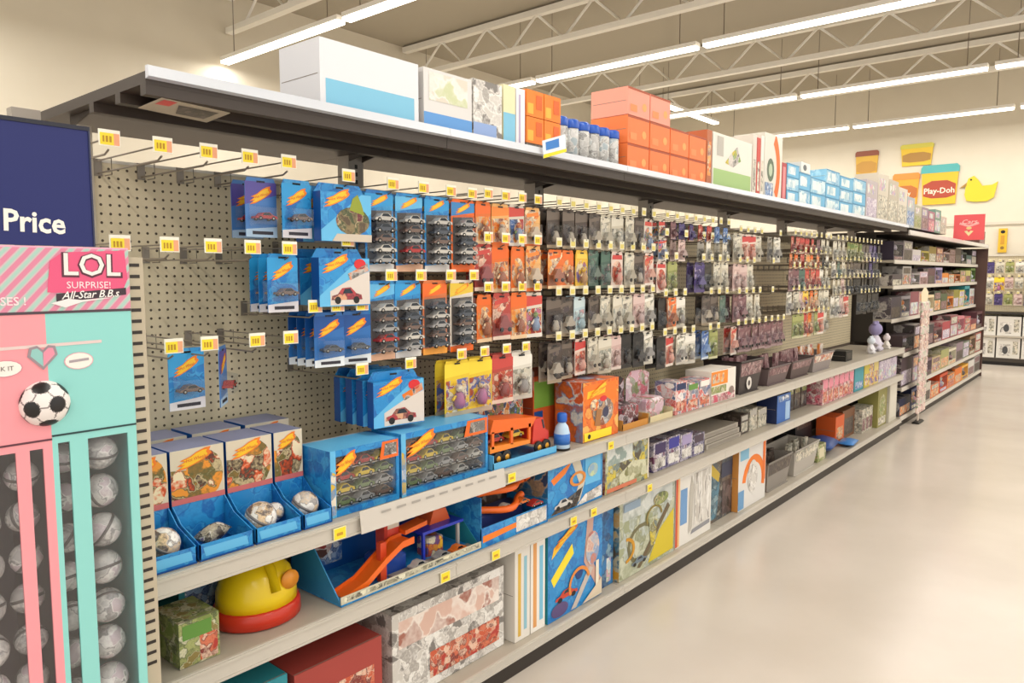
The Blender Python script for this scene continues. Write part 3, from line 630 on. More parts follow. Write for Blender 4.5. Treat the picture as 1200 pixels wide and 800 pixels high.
# dark and red packs, white packs, orange and white box further along the deck
def tray_pack(X0, X1, h, m, face, label, Yf=1.80, z=.821, name='toy_pack_tray'):
    w = X1 - X0 - .004; t = thing(name, label, 'toy pack', ((X0 + X1) / 2, Yf + .1, z), 'packs standing on the deck')
    put('tray', MB().box(-w / 2, w / 2, -.1, .08, 0, .005, m).box(-w / 2, w / 2, -.1, -.097, .005, .03, m).box(-w / 2, -w / 2 + .003, -.1, .08, .005, .05, m).box(w / 2 - .003, w / 2, -.1, .08, .005, .05, m), t)
    put('card', MB().prism([(-w * .48, .005), (w * .48, .005), (w * .48, h * .9), (w * .2, h), (-w * .3, h), (-w * .48, h * .85)], .04, .043, face), t)
    put('toy', MB().bevbox(-w * .36, w * .36, -.07, .035, .006, h * .45, .012, face), t)
    put('blister', bubble(-w * .44, w * .44, .02, h * .8, .125, CLEAR), t, (0, .041, 0))
    return t
tray_pack(2.93, 3.17, .235, M('#c98a3a'), REDMIX, 'dark red and black pack in an orange tray beside orange box')
tray_pack(3.18, 3.42, .24, M('#d8c9a0'), B(['#d8b3c0', '#efe6e6', '#c9556a', '#b9b5b0', '#7f8a55'], 34), 'pale pink pack in a tray right of the dark red one')
for i, (a, b, h) in enumerate(((3.44, 3.57, .17), (3.575, 3.71, .15), (3.715, 3.85, .155))):
    carton(f'small red and white pack on the deck, {ordn[i]} from the pink pack', a, b, .821, h, B(['#d9cfcf', '#c9423d', '#f0ebe6', '#4a5a86', '#a59a98'], 34), [('r', .08, .1, .92, .4, P_RED), ('r', .1, .75, .9, .95, [NAVY, GRN, WHITE][i])], 1.80, .12, group='packs standing on the deck')
carton('orange and white box at the end of the white packs', 3.86, 4.19, .821, .185, M('#e9e2d6'), [('r', 0, .55, .66, .97, M('#f08a22')), ('r', .04, .62, .5, .9, P_ORG), ('r', 0, .3, .6, .52, P_GRN), ('r', .0, .03, .95, .26, PINKMIX), ('e', .82, .3, .1, .12, M('#8c7a70'))], 1.80, .16, side=M('#efe6da'))
# open wire-fronted bins with packs
def bin_thing(X0, X1, h, m, inner, label, Yf=1.80, z=.821, emblem=False, dep=.24):
    w = X1 - X0 - .01; t = thing('display_bin', label, 'bin', ((X0 + X1) / 2, Yf + dep / 2, z), 'open display bins'); e = .004; d = dep / 2; k = .8
    fr = [(-w / 2 * k, 0), (w / 2 * k, 0), (w / 2, h), (-w / 2, h)]
    b = MB().box(-w / 2 * k, w / 2 * k, -d * .9, d, 0, e, m)
    b.add([(-w / 2 * k, -d * .8, 0), (w / 2 * k, -d * .8, 0), (w / 2, -d, h), (-w / 2, -d, h), (-w / 2 * k, -d * .8 + e, 0), (w / 2 * k, -d * .8 + e, 0), (w / 2, -d + e, h), (-w / 2, -d + e, h)], [(0, 1, 2, 3), (5, 4, 7, 6), (3, 2, 6, 7)], m)
    for sx in (-1, 1): b.add([(sx * w / 2 * k, -d * .8, 0), (sx * w / 2 * k, d, 0), (sx * w / 2, d, h), (sx * w / 2, -d, h), (sx * (w / 2 * k - e), -d * .8, 0), (sx * (w / 2 * k - e), d, 0), (sx * (w / 2 - e), d, h), (sx * (w / 2 - e), -d, h)], [(0, 1, 2, 3), (4, 5, 6, 7), (2, 3, 7, 6)], m)
    b.prism(fr, d - e, d, m); put('bin_body', b, t)
    put('rim', MB().tube([(-w / 2, -d, h), (w / 2, -d, h), (w / 2, d, h), (-w / 2, d, h), (-w / 2, -d, h)], .006, m), t)
    if emblem: put('emblem', MB().ell(-w * .05, h * .3, .04, .04, -d * .86 - .006, M('#d9d3cb'), 12).ell(-w * .05, h * .3, .018, .018, -d * .86 - .0065, M('#4a4240'), 8), t)
    put('print_band', MB().add([(-w * .42, -d * .9 - .003, h * .55), (w * .42, -d * .9 - .003, h * .55), (w * .46, -d * .99 - .003, h * .95), (-w * .46, -d * .99 - .003, h * .95)], [(0, 1, 2, 3)], inner), t)
    nn = 5
    for q in range(nn):
        x = -w * .36 + q * w * .72 / (nn - 1)
        put('pack', MB().box(x - w * .08, x + w * .08, -.02, .0, e, max(.19, h * 1.1), inner), t, (0, random.uniform(-.03, .04), 0), (random.uniform(-.15, .1), 0, 0))
    return t
bin_thing(4.25, 4.62, .2, M('#3a3130'), P_MAR, 'dark bin with a pale round emblem on the deck', emblem=True)
bin_thing(4.70, 5.10, .12, M('#6a5a5a'), P_MAR, 'maroon-filled display bin right of the emblem bin')
bin_thing(5.12, 5.55, .12, M('#584846'), P_MAR, 'maroon display bin, third from the left on the deck')
bin_thing(5.57, 6.05, .13, M('#8f8582'), B(['#d8823a', '#b5b0a8', '#e9e0d0', '#a8423a'], 40), 'grey display bin with orange packs at its right side')
carton('small black cube-shaped box alone on the far deck', 6.5, 6.68, .821, .085, M('#161412'), [('r', .2, .2, .8, .8, P_BLK)], 1.84, .12)
def figure(X, Y, Z, h, body, head, label, arms=True):
    t = thing('toy_figure', label, 'toy figure', (X, Y, Z)); r = h * .2
    put('body', MB().lathe([(r * .9, 0), (r * 1.15, h * .12), (r, h * .35), (r * .55, h * .52), (r * .4, h * .56)], body, (0, 0, 0), 16), t)
    hd = put('head', MB().ball((0, 0, h * .74), h * .22, head, 16), t)
    for sx in (-1, 1):
        put('ear', MB().ball((sx * h * .15, 0, h * .95), h * .07, head, 10), hd)
        put('arm', MB().tube([(sx * r * .7, 0, h * .42), (sx * r * 1.5, -r * .4, h * .28), (sx * r * 1.6, -r * .9, h * .2)], h * .05, body, 8), t)
        put('foot', MB().ball((sx * r * .6, -r * .9, h * .072), h * .07, body, 10), t)
figure(7.33, 1.86, .821, .16, M('#e4e2e6'), M('#d3dbe4'), 'small white plush figure on the far deck')
figure(7.62, 1.9, .821, .28, M('#cfc9d6'), M('#8f86b0'), 'taller lavender plush figure beside the white one'); figure(7.88, 1.86, .821, .15, M('#e0dad2'), M('#d8cfd2'), 'cream plush figure at the far deck end')

# ------------------------------------------------------------------ lower shelf
Z2 = .551
t = thing('toy_helmet', 'yellow toy helmet with red rim on the lower shelf', 'toy helmet', (1.125, 1.93, Z2))
put('dome', MB().lathe([(.118, .045), (.116, .09), (.1, .135), (.07, .17), (.03, .188), (.004, .192)], M('#e8c712', .25), (0, 0, 0), 24), t, scale=(1, .9, 1))
put('ridge', MB().tube([(0, -.105, .1), (0, -.08, .16), (0, -.03, .192), (0, .04, .192), (0, .09, .15)], .014, M('#d9b80f', .25), 8), t)
put('rim', MB().lathe([(.118, .0), (.128, .005), (.126, .045), (.118, .05)], M('#c8321c', .3), (0, 0, 0), 24), t, scale=(1, .9, 1))
put('badge', MB().lathe([(.028, 0), (.028, .006)], M('#e0902a', .3), (.05, -.1, .12), 14, 'y'), t)
carton('green and red small box left of the yellow helmet', .83, .94, Z2, .12, P_GRN, [('r', .5, .05, .95, .6, P_RED), ('r', .08, .6, .8, .92, GRN)], 1.80, .14, group='lower shelf boxes')
carton('teal box standing behind the yellow helmet', .95, 1.25, Z2, .2, TEAL, [('r', .06, .1, .94, .5, P_BLU), ('r', .1, .6, .6, .9, GRN)], 2.05, .14, group='lower shelf boxes')
# playset in an open tray
t = thing('track_playset', 'track playset with orange ramp and red tower in open tray', 'playset', (1.625, 1.92, Z2))
b = MB().box(-.312, .312, -.14, .12, .0, .006, HWB).box(-.312, .312, .115, .12, .006, .2, HWD).xprism([(-.14, .006), (.115, .006), (.115, .2), (.02, .18)], -.312, -.308, M('#2f86b8')).xprism([(-.14, .006), (.115, .006), (.115, .12), (-.04, .1)], .308, .312, TEAL)
b.box(-.312, .312, -.14, -.137, .006, .03, M('#cfc9b0')); put('tray', b, t)
p = MB().flat([(-.3, .012), (.3, .012), (.3, .026), (-.3, .026)], -.1405, B(['#e7e2c9', '#4a463f', '#d3cdb4', '#8a8470'], 55)); put('front_print', p, t)
p = MB(); p.add([(-.3, .11, .03), (-.12, .11, .03), (-.12, .11, .19), (-.3, .11, .19)], [(0, 1, 2, 3)], P_BLU); p.flame(-.215, .17, .15, .05, .1085, .2); p.ell(-.22, .1, .06, .045, .108, B(['#a8423a', '#d9d3cb', '#5a3a34'], 40)); put('backdrop_print', p, t)
rp = [(-.28, 0), (-.2, .02), (-.12, .07), (-.05, .105), (.0, .108)]
b = MB()
for i in range(len(rp) - 1):
    (x0, z0), (x1, z1) = rp[i], rp[i + 1]
    b.add([(x0, -.12, z0 + .01), (x0, -.06, z0 + .01), (x1, -.06, z1 + .01), (x1, -.12, z1 + .01), (x0, -.12, z0), (x0, -.06, z0), (x1, -.06, z1), (x1, -.12, z1)], [(3, 2, 1, 0), (4, 5, 6, 7), (0, 4, 7, 3), (1, 2, 6, 5), (0, 1, 5, 4), (3, 7, 6, 2)], ORG)
    for y in (-.124, -.06): b.add([(x0, y, z0), (x1, y, z1), (x1, y, z1 + .022), (x0, y, z0 + .022), (x0, y + .004, z0), (x1, y + .004, z1), (x1, y + .004, z1 + .022), (x0, y + .004, z0 + .022)], [(0, 1, 2, 3), (7, 6, 5, 4), (3, 2, 6, 7)], ORG)
put('ramp', b, t); put('ramp_post', MB().box(-.125, -.1, -.1, -.08, .006, .135, M('#e0502a', .35)), t)
put('tower', MB().bevbox(-.06, .005, -.05, .01, .06, .19, .008, M('#dd4a3a', .3)).box(-.052, -.003, -.0508, -.05, .15, .17, CREAM), t)
put('tower_base', MB().bevbox(-.09, .02, -.07, .04, .006, .065, .012, M('#24489c', .3)), t)
put('platform', MB().box(.07, .27, -.09, .05, .105, .115, M('#2337b4', .3)).box(.08, .09, -.08, -.07, .006, .105, M('#2337b4', .3)).box(.25, .26, -.08, -.07, .006, .105, M('#b5b0ac', .3)).box(.16, .17, .03, .04, .006, .105, M('#2337b4', .3)), t)
put('bridge', MB().prism([(.0, .125), (.1, .135), (.1, .15), (.0, .14)], -.08, -.03, ORG), t)
put('rooftop', MB().prism([(.14, .115), (.24, .115), (.22, .16), (.16, .165)], -.05, .03, M('#e0602a', .3)).box(.17, .21, -.04, .02, .16, .185, M('#8a5a4a')), t)
put('city_block', MB().bevbox(.12, .2, -.06, .0, .006, .07, .006, B(['#e7b53a', '#b5503a', '#3a4a8a', '#d9cfae'], 50)), t)
put('road_mat', MB().box(-.08, .3, -.13, -.08, .006, .012, M('#8f8b84')), t)
for i, (x, c) in enumerate(((.03, 5), (.14, 1), (.22, 3))): put('toy_car', CARS[c], t, (x, -.108, .012))
# loop launcher
t = thing('loop_launcher', 'orange double-loop launcher toy in a blue tray', 'playset', (2.135, 1.90, Z2))
put('tray', MB().box(-.2, .2, -.12, .1, 0, .006, HWB).box(-.2, .2, -.12, -.117, .006, .075, HWB).box(-.2, -.197, -.12, .1, .006, .19, HWB).box(.197, .2, -.12, .1, .006, .09, HWB).box(-.2, .2, .097, .1, .006, .2, M('#2a211d')), t)
p = MB().flat([(-.19, .02), (.0, .03), (.0, .05), (-.19, .045)], -.1206, FLO); put('front_stripe', p, t); p = MB().flat([(.0, .01), (.19, .01), (.19, .07), (.0, .07)], -.1206, GREYISH); put('front_picture', p, t)
for z in (.115, .175):
    pts = [(-.15 + .28 * (k / 12), -.07 + .1 * math.cos(k / 12 * 6.28) * .3, z + .012 * math.sin(k / 12 * 3.14) * (-1 if z < .15 else .6)) for k in range(13)]
    put('loop_band', MB().tube(pts, .014, ORG, 8), t)
put('loop_side', MB().tube([(-.15, -.05, .115), (-.175, -.05, .145), (-.15, -.05, .175)], .016, ORG, 8).tube([(.13, -.05, .178), (.16, -.05, .185)], .012, ORG, 8), t)
put('launcher_base', MB().bevbox(-.14, .12, -.06, .03, .006, .095, .01, M('#2b3568', .3)), t); put('track_wall', MB().box(-.1, .1, .04, .05, .05, .19, B(['#3a2a24', '#6a5a52', '#a59a90'], 40)), t)
for x, c in ((-.02, 9), (.08, 3)): put('toy_car', CARS[c], t, (x, -.08, .096))
put('front_car', CARS[0], t, (.14, -.1, .078))
carton('blue box with a white track loop on the lower shelf', 2.352, 2.758, Z2, .212, HWB, [('p', [(.05, .74), (.3, .92), (.42, .99), (.3, .78), (.1, .62)], FLO), ('p', [(.42, .08), (.55, .5), (.42, .95), (.56, .98), (.66, .5), (.56, .12)], M('#cfc7b4')), ('r', .66, .4, .96, .95, HWL), ('p', [(.04, .04), (.5, .04), (.62, .4), (.2, .2)], DKMIX), ('p', [(.5, .04), (.98, .06), (.98, .3), (.66, .22)], GREYISH), ('arc', .52, .6, .1, .15, 0, 6.28, M('#d98a3a')), ('e', .8, .68, .1, .14, B(['#8fb0c9', '#c9d8a5', '#6f8fc4'], 40)), ('c', .1, .1, .32, .2, M('#c9c4bd'))], 1.795, .2, side=B(['#2f6f9c', '#8a9aa8', '#c9a27a', '#3a4a6a'], 24))
carton('grey-green scenic box beside the blue loop box', 2.78, 3.172, Z2, .235, TRACK, [('r', .03, .55, .6, .96, B(['#b9c4c4', '#dfe2dc', '#8fa09a'], 26)), ('p', [(.3, .3), (.6, .5), (.97, .42), (.97, .12), (.3, .1)], B(['#a5ab86', '#d3d2b4', '#7a7a4a'], 30)), ('r', .03, .02, .7, .1, M('#d87a5a')), ('r', .96, .02, .99, .98, CREAM)], 1.795, .16, side=B(['#d9d3cb', '#7a2a3a', '#c9b53a', '#5a6a5a'], 24))
for i, (a, b, h) in enumerate(((3.26, 3.40, .15), (3.405, 3.545, .155), (3.55, 3.69, .145), (3.695, 3.835, .12))):
    carton(f'purple and white small pack on lower shelf, {ordn[i]} from left', a, b, Z2, h, PURP, [('r', .1, .1, .9, .45, GREYISH), ('r', .1, .6, .9, .95, [M('#3a2a5a'), M('#38389a'), LAV, M('#4a3a4a')][i])], 1.82, .12, group='purple packs on the lower shelf')
for k in range(3): carton(f'flat pale tray on lower shelf, {["bottom", "middle", "top"][k]} of its stack', 3.88, 4.36, Z2 + k * .03, .029, M('#b0a89b'), [('r', .05, .2, .95, .8, M('#938b80'))], 1.83 + k * .01, .26, name='flat_tray', cat='tray', group='flat pale trays')
for i, (a, b, h) in enumerate(((4.4, 4.52, .12), (4.54, 4.66, .14), (4.68, 4.82, .12))): carton(f'grey figure pack on lower shelf, {ordn[i]} right of trays', a, b, Z2, h, [P_DARK, P_PALE, P_PALE][i], [('r', .1, .1, .9, .6, P_PALE), ('r', .1, .7, .9, .95, GRYL)], 1.85, .12, group='grey packs on the lower shelf')
carton('bright blue box alone on the lower shelf', 4.87, 5.12, Z2, .19, M('#2b62b0'), [('r', .1, .75, .9, .95, P_BLU), ('r', .62, .05, .95, .7, M('#9fbfe0'))], 1.80, .14, side=NAVY)
for i in range(4): carton(f'dark pack on lower shelf, {ordn[i]} right of the blue box', 5.2 + i * .14, 5.33 + i * .14, Z2, .17, P_DARK, [('r', .1, .1, .9, .6, DKMIX), ('r', .1, .72, .9, .94, P_GRN)], 1.9, .14, group='dark packs on the lower shelf')
for i in range(6): carton(f'pink pack on lower shelf, {ordn[i]} from left', 5.8 + i * .135, 5.93 + i * .135, Z2, .2, PINKMIX, [('r', .1, .08, .9, .5, P_RED), ('r', .1, .62, .9, .94, PNK)], 1.80, .14, group='pink packs on the lower shelf')
carton('teal box between pink and yellow packs', 6.63, 6.9, Z2, .2, M('#3a93a0'), [('r', .1, .1, .9, .4, P_BLU)], 1.80, .14)
for i in range(3): carton(f'yellow pack on lower shelf, {ordn[i]} right of the teal box', 6.92 + i * .155, 7.07 + i * .155, Z2, .2, [M('#c9b84a'), P_YEL, M('#d8c47a')][i], [('r', .12, .1, .88, .6, P_YEL)], 1.80, .14, group='yellow packs on the lower shelf')
for i in range(4): carton(f'lilac and white pack on lower shelf, {ordn[i]} from yellow packs', 7.4 + i * .165, 7.56 + i * .165, Z2, .19, P_LAV, [('r', .12, .1, .88, .6, PASTEL)], 1.80, .14, group='lilac packs on the lower shelf')

# ------------------------------------------------------------------ base shelf
Z3 = .101
carton('plain teal box at the left end of base shelf', .83, 1.15, Z3, .3, TEAL, [('r', .1, .2, .9, .7, P_BLU)], 1.82, .25); carton('red box on base shelf left of the flat cartons', 1.17, 1.5, Z3, .28, M('#a8423a'), [('r', .1, .2, .9, .7, P_RED)], 1.82, .25)
carton('pale box with rose stripes left of the upright spines', 1.55, 2.12, Z3, .32, GREYISH, [('r', .05, .6, .95, .9, B(['#d9b5a5', '#efe4da', '#a56a5a'], 20)), ('r', .3, .1, .95, .4, P_RED)], 1.83, .2)
carton('slim white box standing spine-out, left of pair', 2.15, 2.245, Z3, .375, M('#e6e0d6'), [('r', .2, .05, .4, .95, M('#d8b04a')), ('r', .6, .1, .8, .9, M('#8fc0d0'))], 1.80, .3, group='slim spine-out boxes'); carton('slim white box standing spine-out, right of pair', 2.25, 2.345, Z3, .39, M('#efeae2'), [('r', .15, .05, .4, .95, M('#e0a060')), ('r', .6, .1, .85, .9, SKY)], 1.80, .3, group='slim spine-out boxes')
carton('large blue box with two yellow banners on base shelf', 2.355, 2.762, Z3, .385, HWB, [('p', [(.06, .7), (.42, .92), (.46, .99), (.1, .82)], FLY), ('p', [(.05, .48), (.42, .78), (.45, .66), (.1, .38)], YEL), ('p', [(.7, .98), (.82, .98), (.78, .5), (.98, .2), (.9, .12), (.64, .5)], M('#c9a294')), ('e', .55, .4, .07, .07, M('#24407a')), ('p', [(.4, .02), (.5, .02), (.82, .38), (.74, .42)], M('#c4b9b0')), ('e', .2, .1, .15, .08, M('#5a4a7a')), ('e', .8, .62, .13, .2, B(['#c9806a', '#7f9fc4', '#e0c9b5', '#b5505a'], 30)), ('c', .12, .18, .4, .12, M('#c8452f')), ('f', .3, .9, .45, .12), ('arc', .55, .28, .16, .2, .2, 3.6, M('#e08a3a')), ('r', .86, .06, .92, .45, CREAM), ('p', [(.6, .02), (.98, .02), (.98, .22)], M('#d9c9b0'))], 1.795, .18, side=TEAL)
carton('narrow dark blue box between the two large track boxes', 2.768, 2.895, Z3, .38, B(['#1f5a94', '#2f7ab0', '#174070', '#7f9fb0'], 24), [('r', .55, .05, .85, .35, PASTEL)], 1.82, .2)
carton('large pale box with a coaster track and yellow corner', 2.905, 3.448, Z3, .392, B(['#a9ad90', '#c9cbb5', '#8a8f6e', '#bcc4c0', '#9aa07f'], 18), [('r', .05, .72, .95, .97, B(['#b9c0bd', '#d9dcd6', '#a0a8a0'], 16)), ('p', [(.5, .04), (.98, .05), (.98, .6), (.7, .4)], M('#d3bd2a')), ('arc', .38, .36, .2, .25, 0, 6.28, M('#6f6a4a')), ('p', [(.3, .06), (.36, .04), (.9, .66), (.86, .72)], M('#6a5a3f')), ('arc', .1, .35, .12, .16, -1.5, 1.5, M('#c98f1f')), ('p', [(.5, .62), (.66, .62), (.62, .25), (.54, .25)], TRACK), ('arc', .6, .62, .12, .15, 0, 3.6, M('#8a7a3a')), ('c', .2, .1, .28, .1, M('#6f7f8a')), ('e', .72, .82, .14, .08, P_GRN), ('r', .06, .84, .34, .94, M('#8fa3b5'))], 1.795, .16, side=B(['#5a4f44', '#3a6a80', '#b5ab90', '#c98f2a'], 24))
carton('white box with a pencil-drawn figure and red left edge', 3.46, 3.885, Z3, .385, M('#e4e0d8'), [('r', .0, .02, .05, .98, M('#d0502f')), ('r', .05, .02, .1, .98, M('#e9b37a')), ('r', .12, .3, .3, .8, M('#6f9ac9')), ('p', [(.35, .12), (.45, .2), (.48, .8), (.42, .95), (.36, .7)], GRYL), ('r', .5, .2, .95, .95, B(['#dedad2', '#bdb7ae', '#efece6', '#8f8880'], 24, stretch=(2.4, 1, .6))), ('p', [(.4, .1), (.95, .12), (.95, .18), (.45, .16)], M('#8f8f94'))], 1.795, .18, side=M('#d8cfc2'))
carton('dark box with teal and yellow figures right of white box', 3.892, 4.25, Z3, .37, DKMIX, [('p', [(.05, .05), (.4, .05), (.5, .6), (.2, .8), (.05, .5)], B(['#4f7f94', '#2a4a5c', '#8fa9b0'], 30)), ('p', [(.1, .82), (.45, .62), (.5, .75), (.2, .95)], M('#c4a83a')), ('r', .6, .05, .95, .6, B(['#3a2a2a', '#6a5a58', '#231c1a'], 30)), ('r', .55, .66, .97, .9, M('#33384f'))], 1.83, .2)
carton('white box with an orange arch and blue corner', 4.258, 4.69, Z3, .415, M('#dcd9d4'), [('arc', .55, .35, .3, .42, -.3, 3.0, M('#ea7a22')), ('r', .05, .75, .35, .98, M('#7fb4d0')), ('r', .88, .3, .98, .98, M('#e2702a')), ('r', .0, .02, .2, .3, M('#6a9ac4')), ('e', .5, .45, .18, .25, GREYISH)], 1.795, .2, side=M('#d9944a'))
bin_thing(4.74, 5.2, .2, M('#8f8880'), P_DARK, 'grey crate on the base shelf next to arch box', z=Z3); bin_thing(5.24, 5.78, .19, M('#b5aea4'), P_PALE, 'pale grey crate on the base shelf', z=Z3)
carton('olive and cream low pack between crate and blue bag', 5.8, 6.0, Z3, .13, P_GRN, [('r', .2, .2, .8, .8, M('#d9cfae'))], 1.82, .14)
pouch(6.225, 1.93, Z3 + .065, .42, .13, M('#2a4a8a', .35), 'large dark blue bag lying on base shelf', (0, .05, .15), 'bag', None); pouch(6.60, 1.825, Z3 + .028, .24, .055, M('#3f7fc4', .3), 'bright blue pouch in front of the orange small box', (0, 0, .1), 'bag', None)
carton('black box behind the blue bag on base shelf', 6.05, 6.45, Z3, .28, M('#14161c'), [('r', .1, .6, .9, .9, P_DARK)], 2.08, .16); carton('orange small box beside the black box', 6.5, 6.74, Z3, .24, M('#dd5f22'), [('r', .15, .15, .85, .6, P_ORG)], 1.9, .16)
carton('brown box behind the orange small box', 6.76, 7.12, Z3, .25, M('#7a4f30'), [('r', .1, .1, .9, .7, P_DARK)], 1.92, .16)
for i in range(3): carton(f'beige pack on base shelf, {ordn[i]} right of the brown box', 7.14 + i * .12, 7.25 + i * .12, Z3, .22, P_PALE, [('r', .1, .1, .9, .6, P_MAR)], 1.86, .14, group='beige packs on the base shelf')
carton('olive box near the far end of base shelf', 7.5, 7.82, Z3, .36, M('#8f8a4a'), [('e', .5, .55, .35, .3, P_GRN), ('r', .1, .05, .9, .25, P_PALE)], 1.82, .18); carton('pale tall box at the far end of base shelf', 7.84, 8.12, Z3, .4, M('#cdc6b6'), [('r', .1, .1, .9, .9, M('#d9d3c4'))], 1.80, .2)
# yellow tags clipped on the rails
ctag = MB().box(-.022, .022, -.003, 0, -.018, .018, M('#efe9b8', .4)); ctag.flat([(-.02, -.016), (.02, -.016), (.02, .016), (-.02, .016)], -.0035, YEL); ctag.flat([(-.012, -.006), (.01, -.006), (.01, .003), (-.012, .003)], -.004, M('#c9962a')); ctag = ctag.mesh('shelf_tag')
for i, (X, Z) in enumerate(((1.29, .795), (1.435, .795), (1.66, .79), (2.07, .795), (2.75, .795), (1.72, .525), (1.98, .525), (2.47, .525), (2.62, .525), (3.1, .525))):
    tag(put('shelf_price_tag', ctag, None, (X, YF - .0035, Z)), f'yellow price tag on {"deck" if Z > .7 else "lower shelf"} rail, {ordn[i if i < 5 else i - 5]} from left', 'price tag', 'yellow tags on the shelf rails')

# ------------------------------------------------------------------ top shelf stock
ZS = ZT - .007
def topbox(*a, **k): k.setdefault('Yf', 1.81); return carton(*a, **k)
topbox('white and blue box at the near end of top shelf', 1.30, 1.68, ZS, .2, M('#e2e2e6'), [('r', .05, .1, .95, .45, SKY)]); topbox('white box with pale print on top shelf', 1.70, 1.93, ZS, .2, M('#dcd9d6'), [('r', 0, 0, 1, .3, M('#5f9ad8')), ('r', .1, .5, .9, .95, B(['#d9d0c0', '#e9e6e0', '#c9cfa5'], 24))])
topbox('grey and white box on top shelf beside pale box', 1.935, 2.09, ZS, .21, GREYISH, [('r', 0, 0, .8, .3, M('#8fa9d8'))]); topbox('narrow cream and blue box on top shelf', 2.095, 2.165, ZS, .22, M('#e4dfb5'), [('r', 0, 0, 1, .55, SKY)]); topbox('slim white box left of the orange cartons', 2.168, 2.222, ZS, .22, M('#e9e6ea'), [('r', .3, .1, .5, .9, M('#b5a5c4'))])
for r in range(2):
    for c in range(2): topbox(f'small orange carton on top shelf, {["lower", "upper"][r]} {["left", "right"][c]} of four', 2.228 + c * .111, 2.337 + c * .111, ZS + .03 + r * .1, .098, M('#f0801f'), [('r', .08, .1, .4, .5, M('#f7b03a')), ('r', .55, .3, .9, .85, M('#d9601a'))], group='four orange cartons')
topbox('low dark tray under the four orange cartons', 2.228, 2.448, ZS, .029, P_DARK, name='carton_tray', cat='tray')
for k in range(6):
    X = 2.505 + k * .078; t = thing('clear_tub', f'clear tub with blue lid on top shelf, {ordn[k]} from left', 'tub', (X, 1.86, ZS), 'clear tubs with blue lids')
    put('tub_body', MB().lathe([(.03, .001), (.035, .005), (.036, .13), (.034, .135)], B(['#b9b7b4', '#d9d8d4', '#8f8d8a', '#e7e6e2', '#a9b5ba'], 40, .2), (0, 0, 0), 14), t)
    put('lid', MB().lathe([(.037, .135), (.038, .138), (.038, .165), (.03, .172)], M('#2257b8', .3), (0, 0, 0), 14), t)
topbox('long grey and white carton behind the clear tubs', 2.46, 2.94, ZS, .2, M('#c9c5c0'), [('r', .02, .6, .98, .97, B(['#c9504a', '#e2a08a', '#5f8f4a', '#d9d3cb'], 20))], Yf=1.93, dep=.15)
for c in range(4):
    for r in range(2 + (c < 2)):
        topbox(f'orange carton on top shelf, {ordn[c]} column, {["lowest", "second", "third"][r]} layer', 2.955 + c * .2, 3.15 + c * .2, ZS + r * .1255, .124, M('#ef7a3e') if r < 2 else M('#ef9a84'), [('r', 0, .92, 1, 1, M('#a84a24')), ('e', .75, .4, .1, .15, M('#f5a25a')), ('r', .1, .15, .4, .4, M('#f08d52'))], group='stack of orange cartons')
topbox('brown and orange upright box ending the orange stack', 3.757, 3.82, ZS, .3, M('#b5653a'), [('r', .2, .2, .8, .8, P_ORG)])
topbox('white and green picture box on the top shelf', 3.83, 4.36, ZS, .3, M('#e4e1d6'), [('r', .02, .02, .98, .36, M('#9fbf7a')), ('p', [(.3, .5), (.5, .45), (.7, .6), (.6, .85), (.45, .7)], B(['#c9b53a', '#5f8f3a', '#d9cfc9', '#4a4a44'], 28)), ('r', .1, .6, .25, .95, GRYL)])
for i, (a, b, h, m) in enumerate(((4.37, 4.43, .36, '#d9cfc4'), (4.435, 4.49, .35, '#c9463c'), (4.495, 4.545, .37, '#e9e2d8'))): topbox(['slim beige box standing on edge on top shelf', 'slim red box standing on edge on top shelf', 'slim cream box standing on edge on top shelf'][i], a, b, ZS, h, M(m), [('r', .2, .1, .8, .6, P_PALE)], group='slim boxes on the top shelf')
topbox('white box with a bold orange arc on top shelf', 4.55, 4.845, ZS, .4, M('#dcd8cc'), [('arc', .2, .45, .5, .7, -.7, .95, M('#ef6a1a')), ('e', .35, .45, .2, .18, M('#5a6a54')), ('e', .35, .45, .1, .1, M('#b5c4a8')), ('r', .05, .05, .5, .25, P_BLU)])
topbox('narrow red box beside the orange arc box', 4.85, 4.93, ZS, .25, M('#b53a3f'), [('r', .2, .1, .8, .9, M('#d8888a'))])
BLC = B(['#7fb9d8', '#a9d3e4', '#5fa3cc', '#cfe6ec'], 14)
for c, (a, b, n, hh) in enumerate(((4.94, 5.16, 3, .085), (5.165, 5.39, 2, .11), (5.40, 5.72, 2, .105), (5.73, 6.05, 3, .1), (6.06, 6.40, 3, .095), (6.41, 6.76, 3, .1))):
    for r in range(n): topbox(f'pale blue carton on top shelf, {ordn[c]} column, {["lowest", "second", "third"][r]} layer', a, b, ZS + r * (hh + .0015), hh, BLC if (c + r) % 2 else M('#6db3d8'), [('r', .1, .2, .7, .8, B(['#cfe2e6', '#e9efec', '#9fc4d4'], 22)), ('r', .0, .92, 1, 1, M('#4a93bd'))], group='pale blue cartons on the top shelf')
topbox('small white and black carton on top of blue cartons', 5.2, 5.38, ZS + .2245, .07, M('#e6e4de'), [('e', .4, .5, .2, .3, M('#5f666a'))])
seq = [('#b9aeb0', 'purple-grey', .33), ('#cfc6b5', 'beige', .42), ('#bdb3a2', 'brownish grey', .40), ('#d3cbbd', 'cream', .36), ('#a9b0b5', 'blue-grey', .30), ('#b0aa90', 'olive grey', .24), ('#8f7a8a', 'mauve', .24), ('#a5687a', 'rose', .22), ('#6f9080', 'sea green', .26), ('#c9b9a9', 'tan', .2)]
x = 6.78
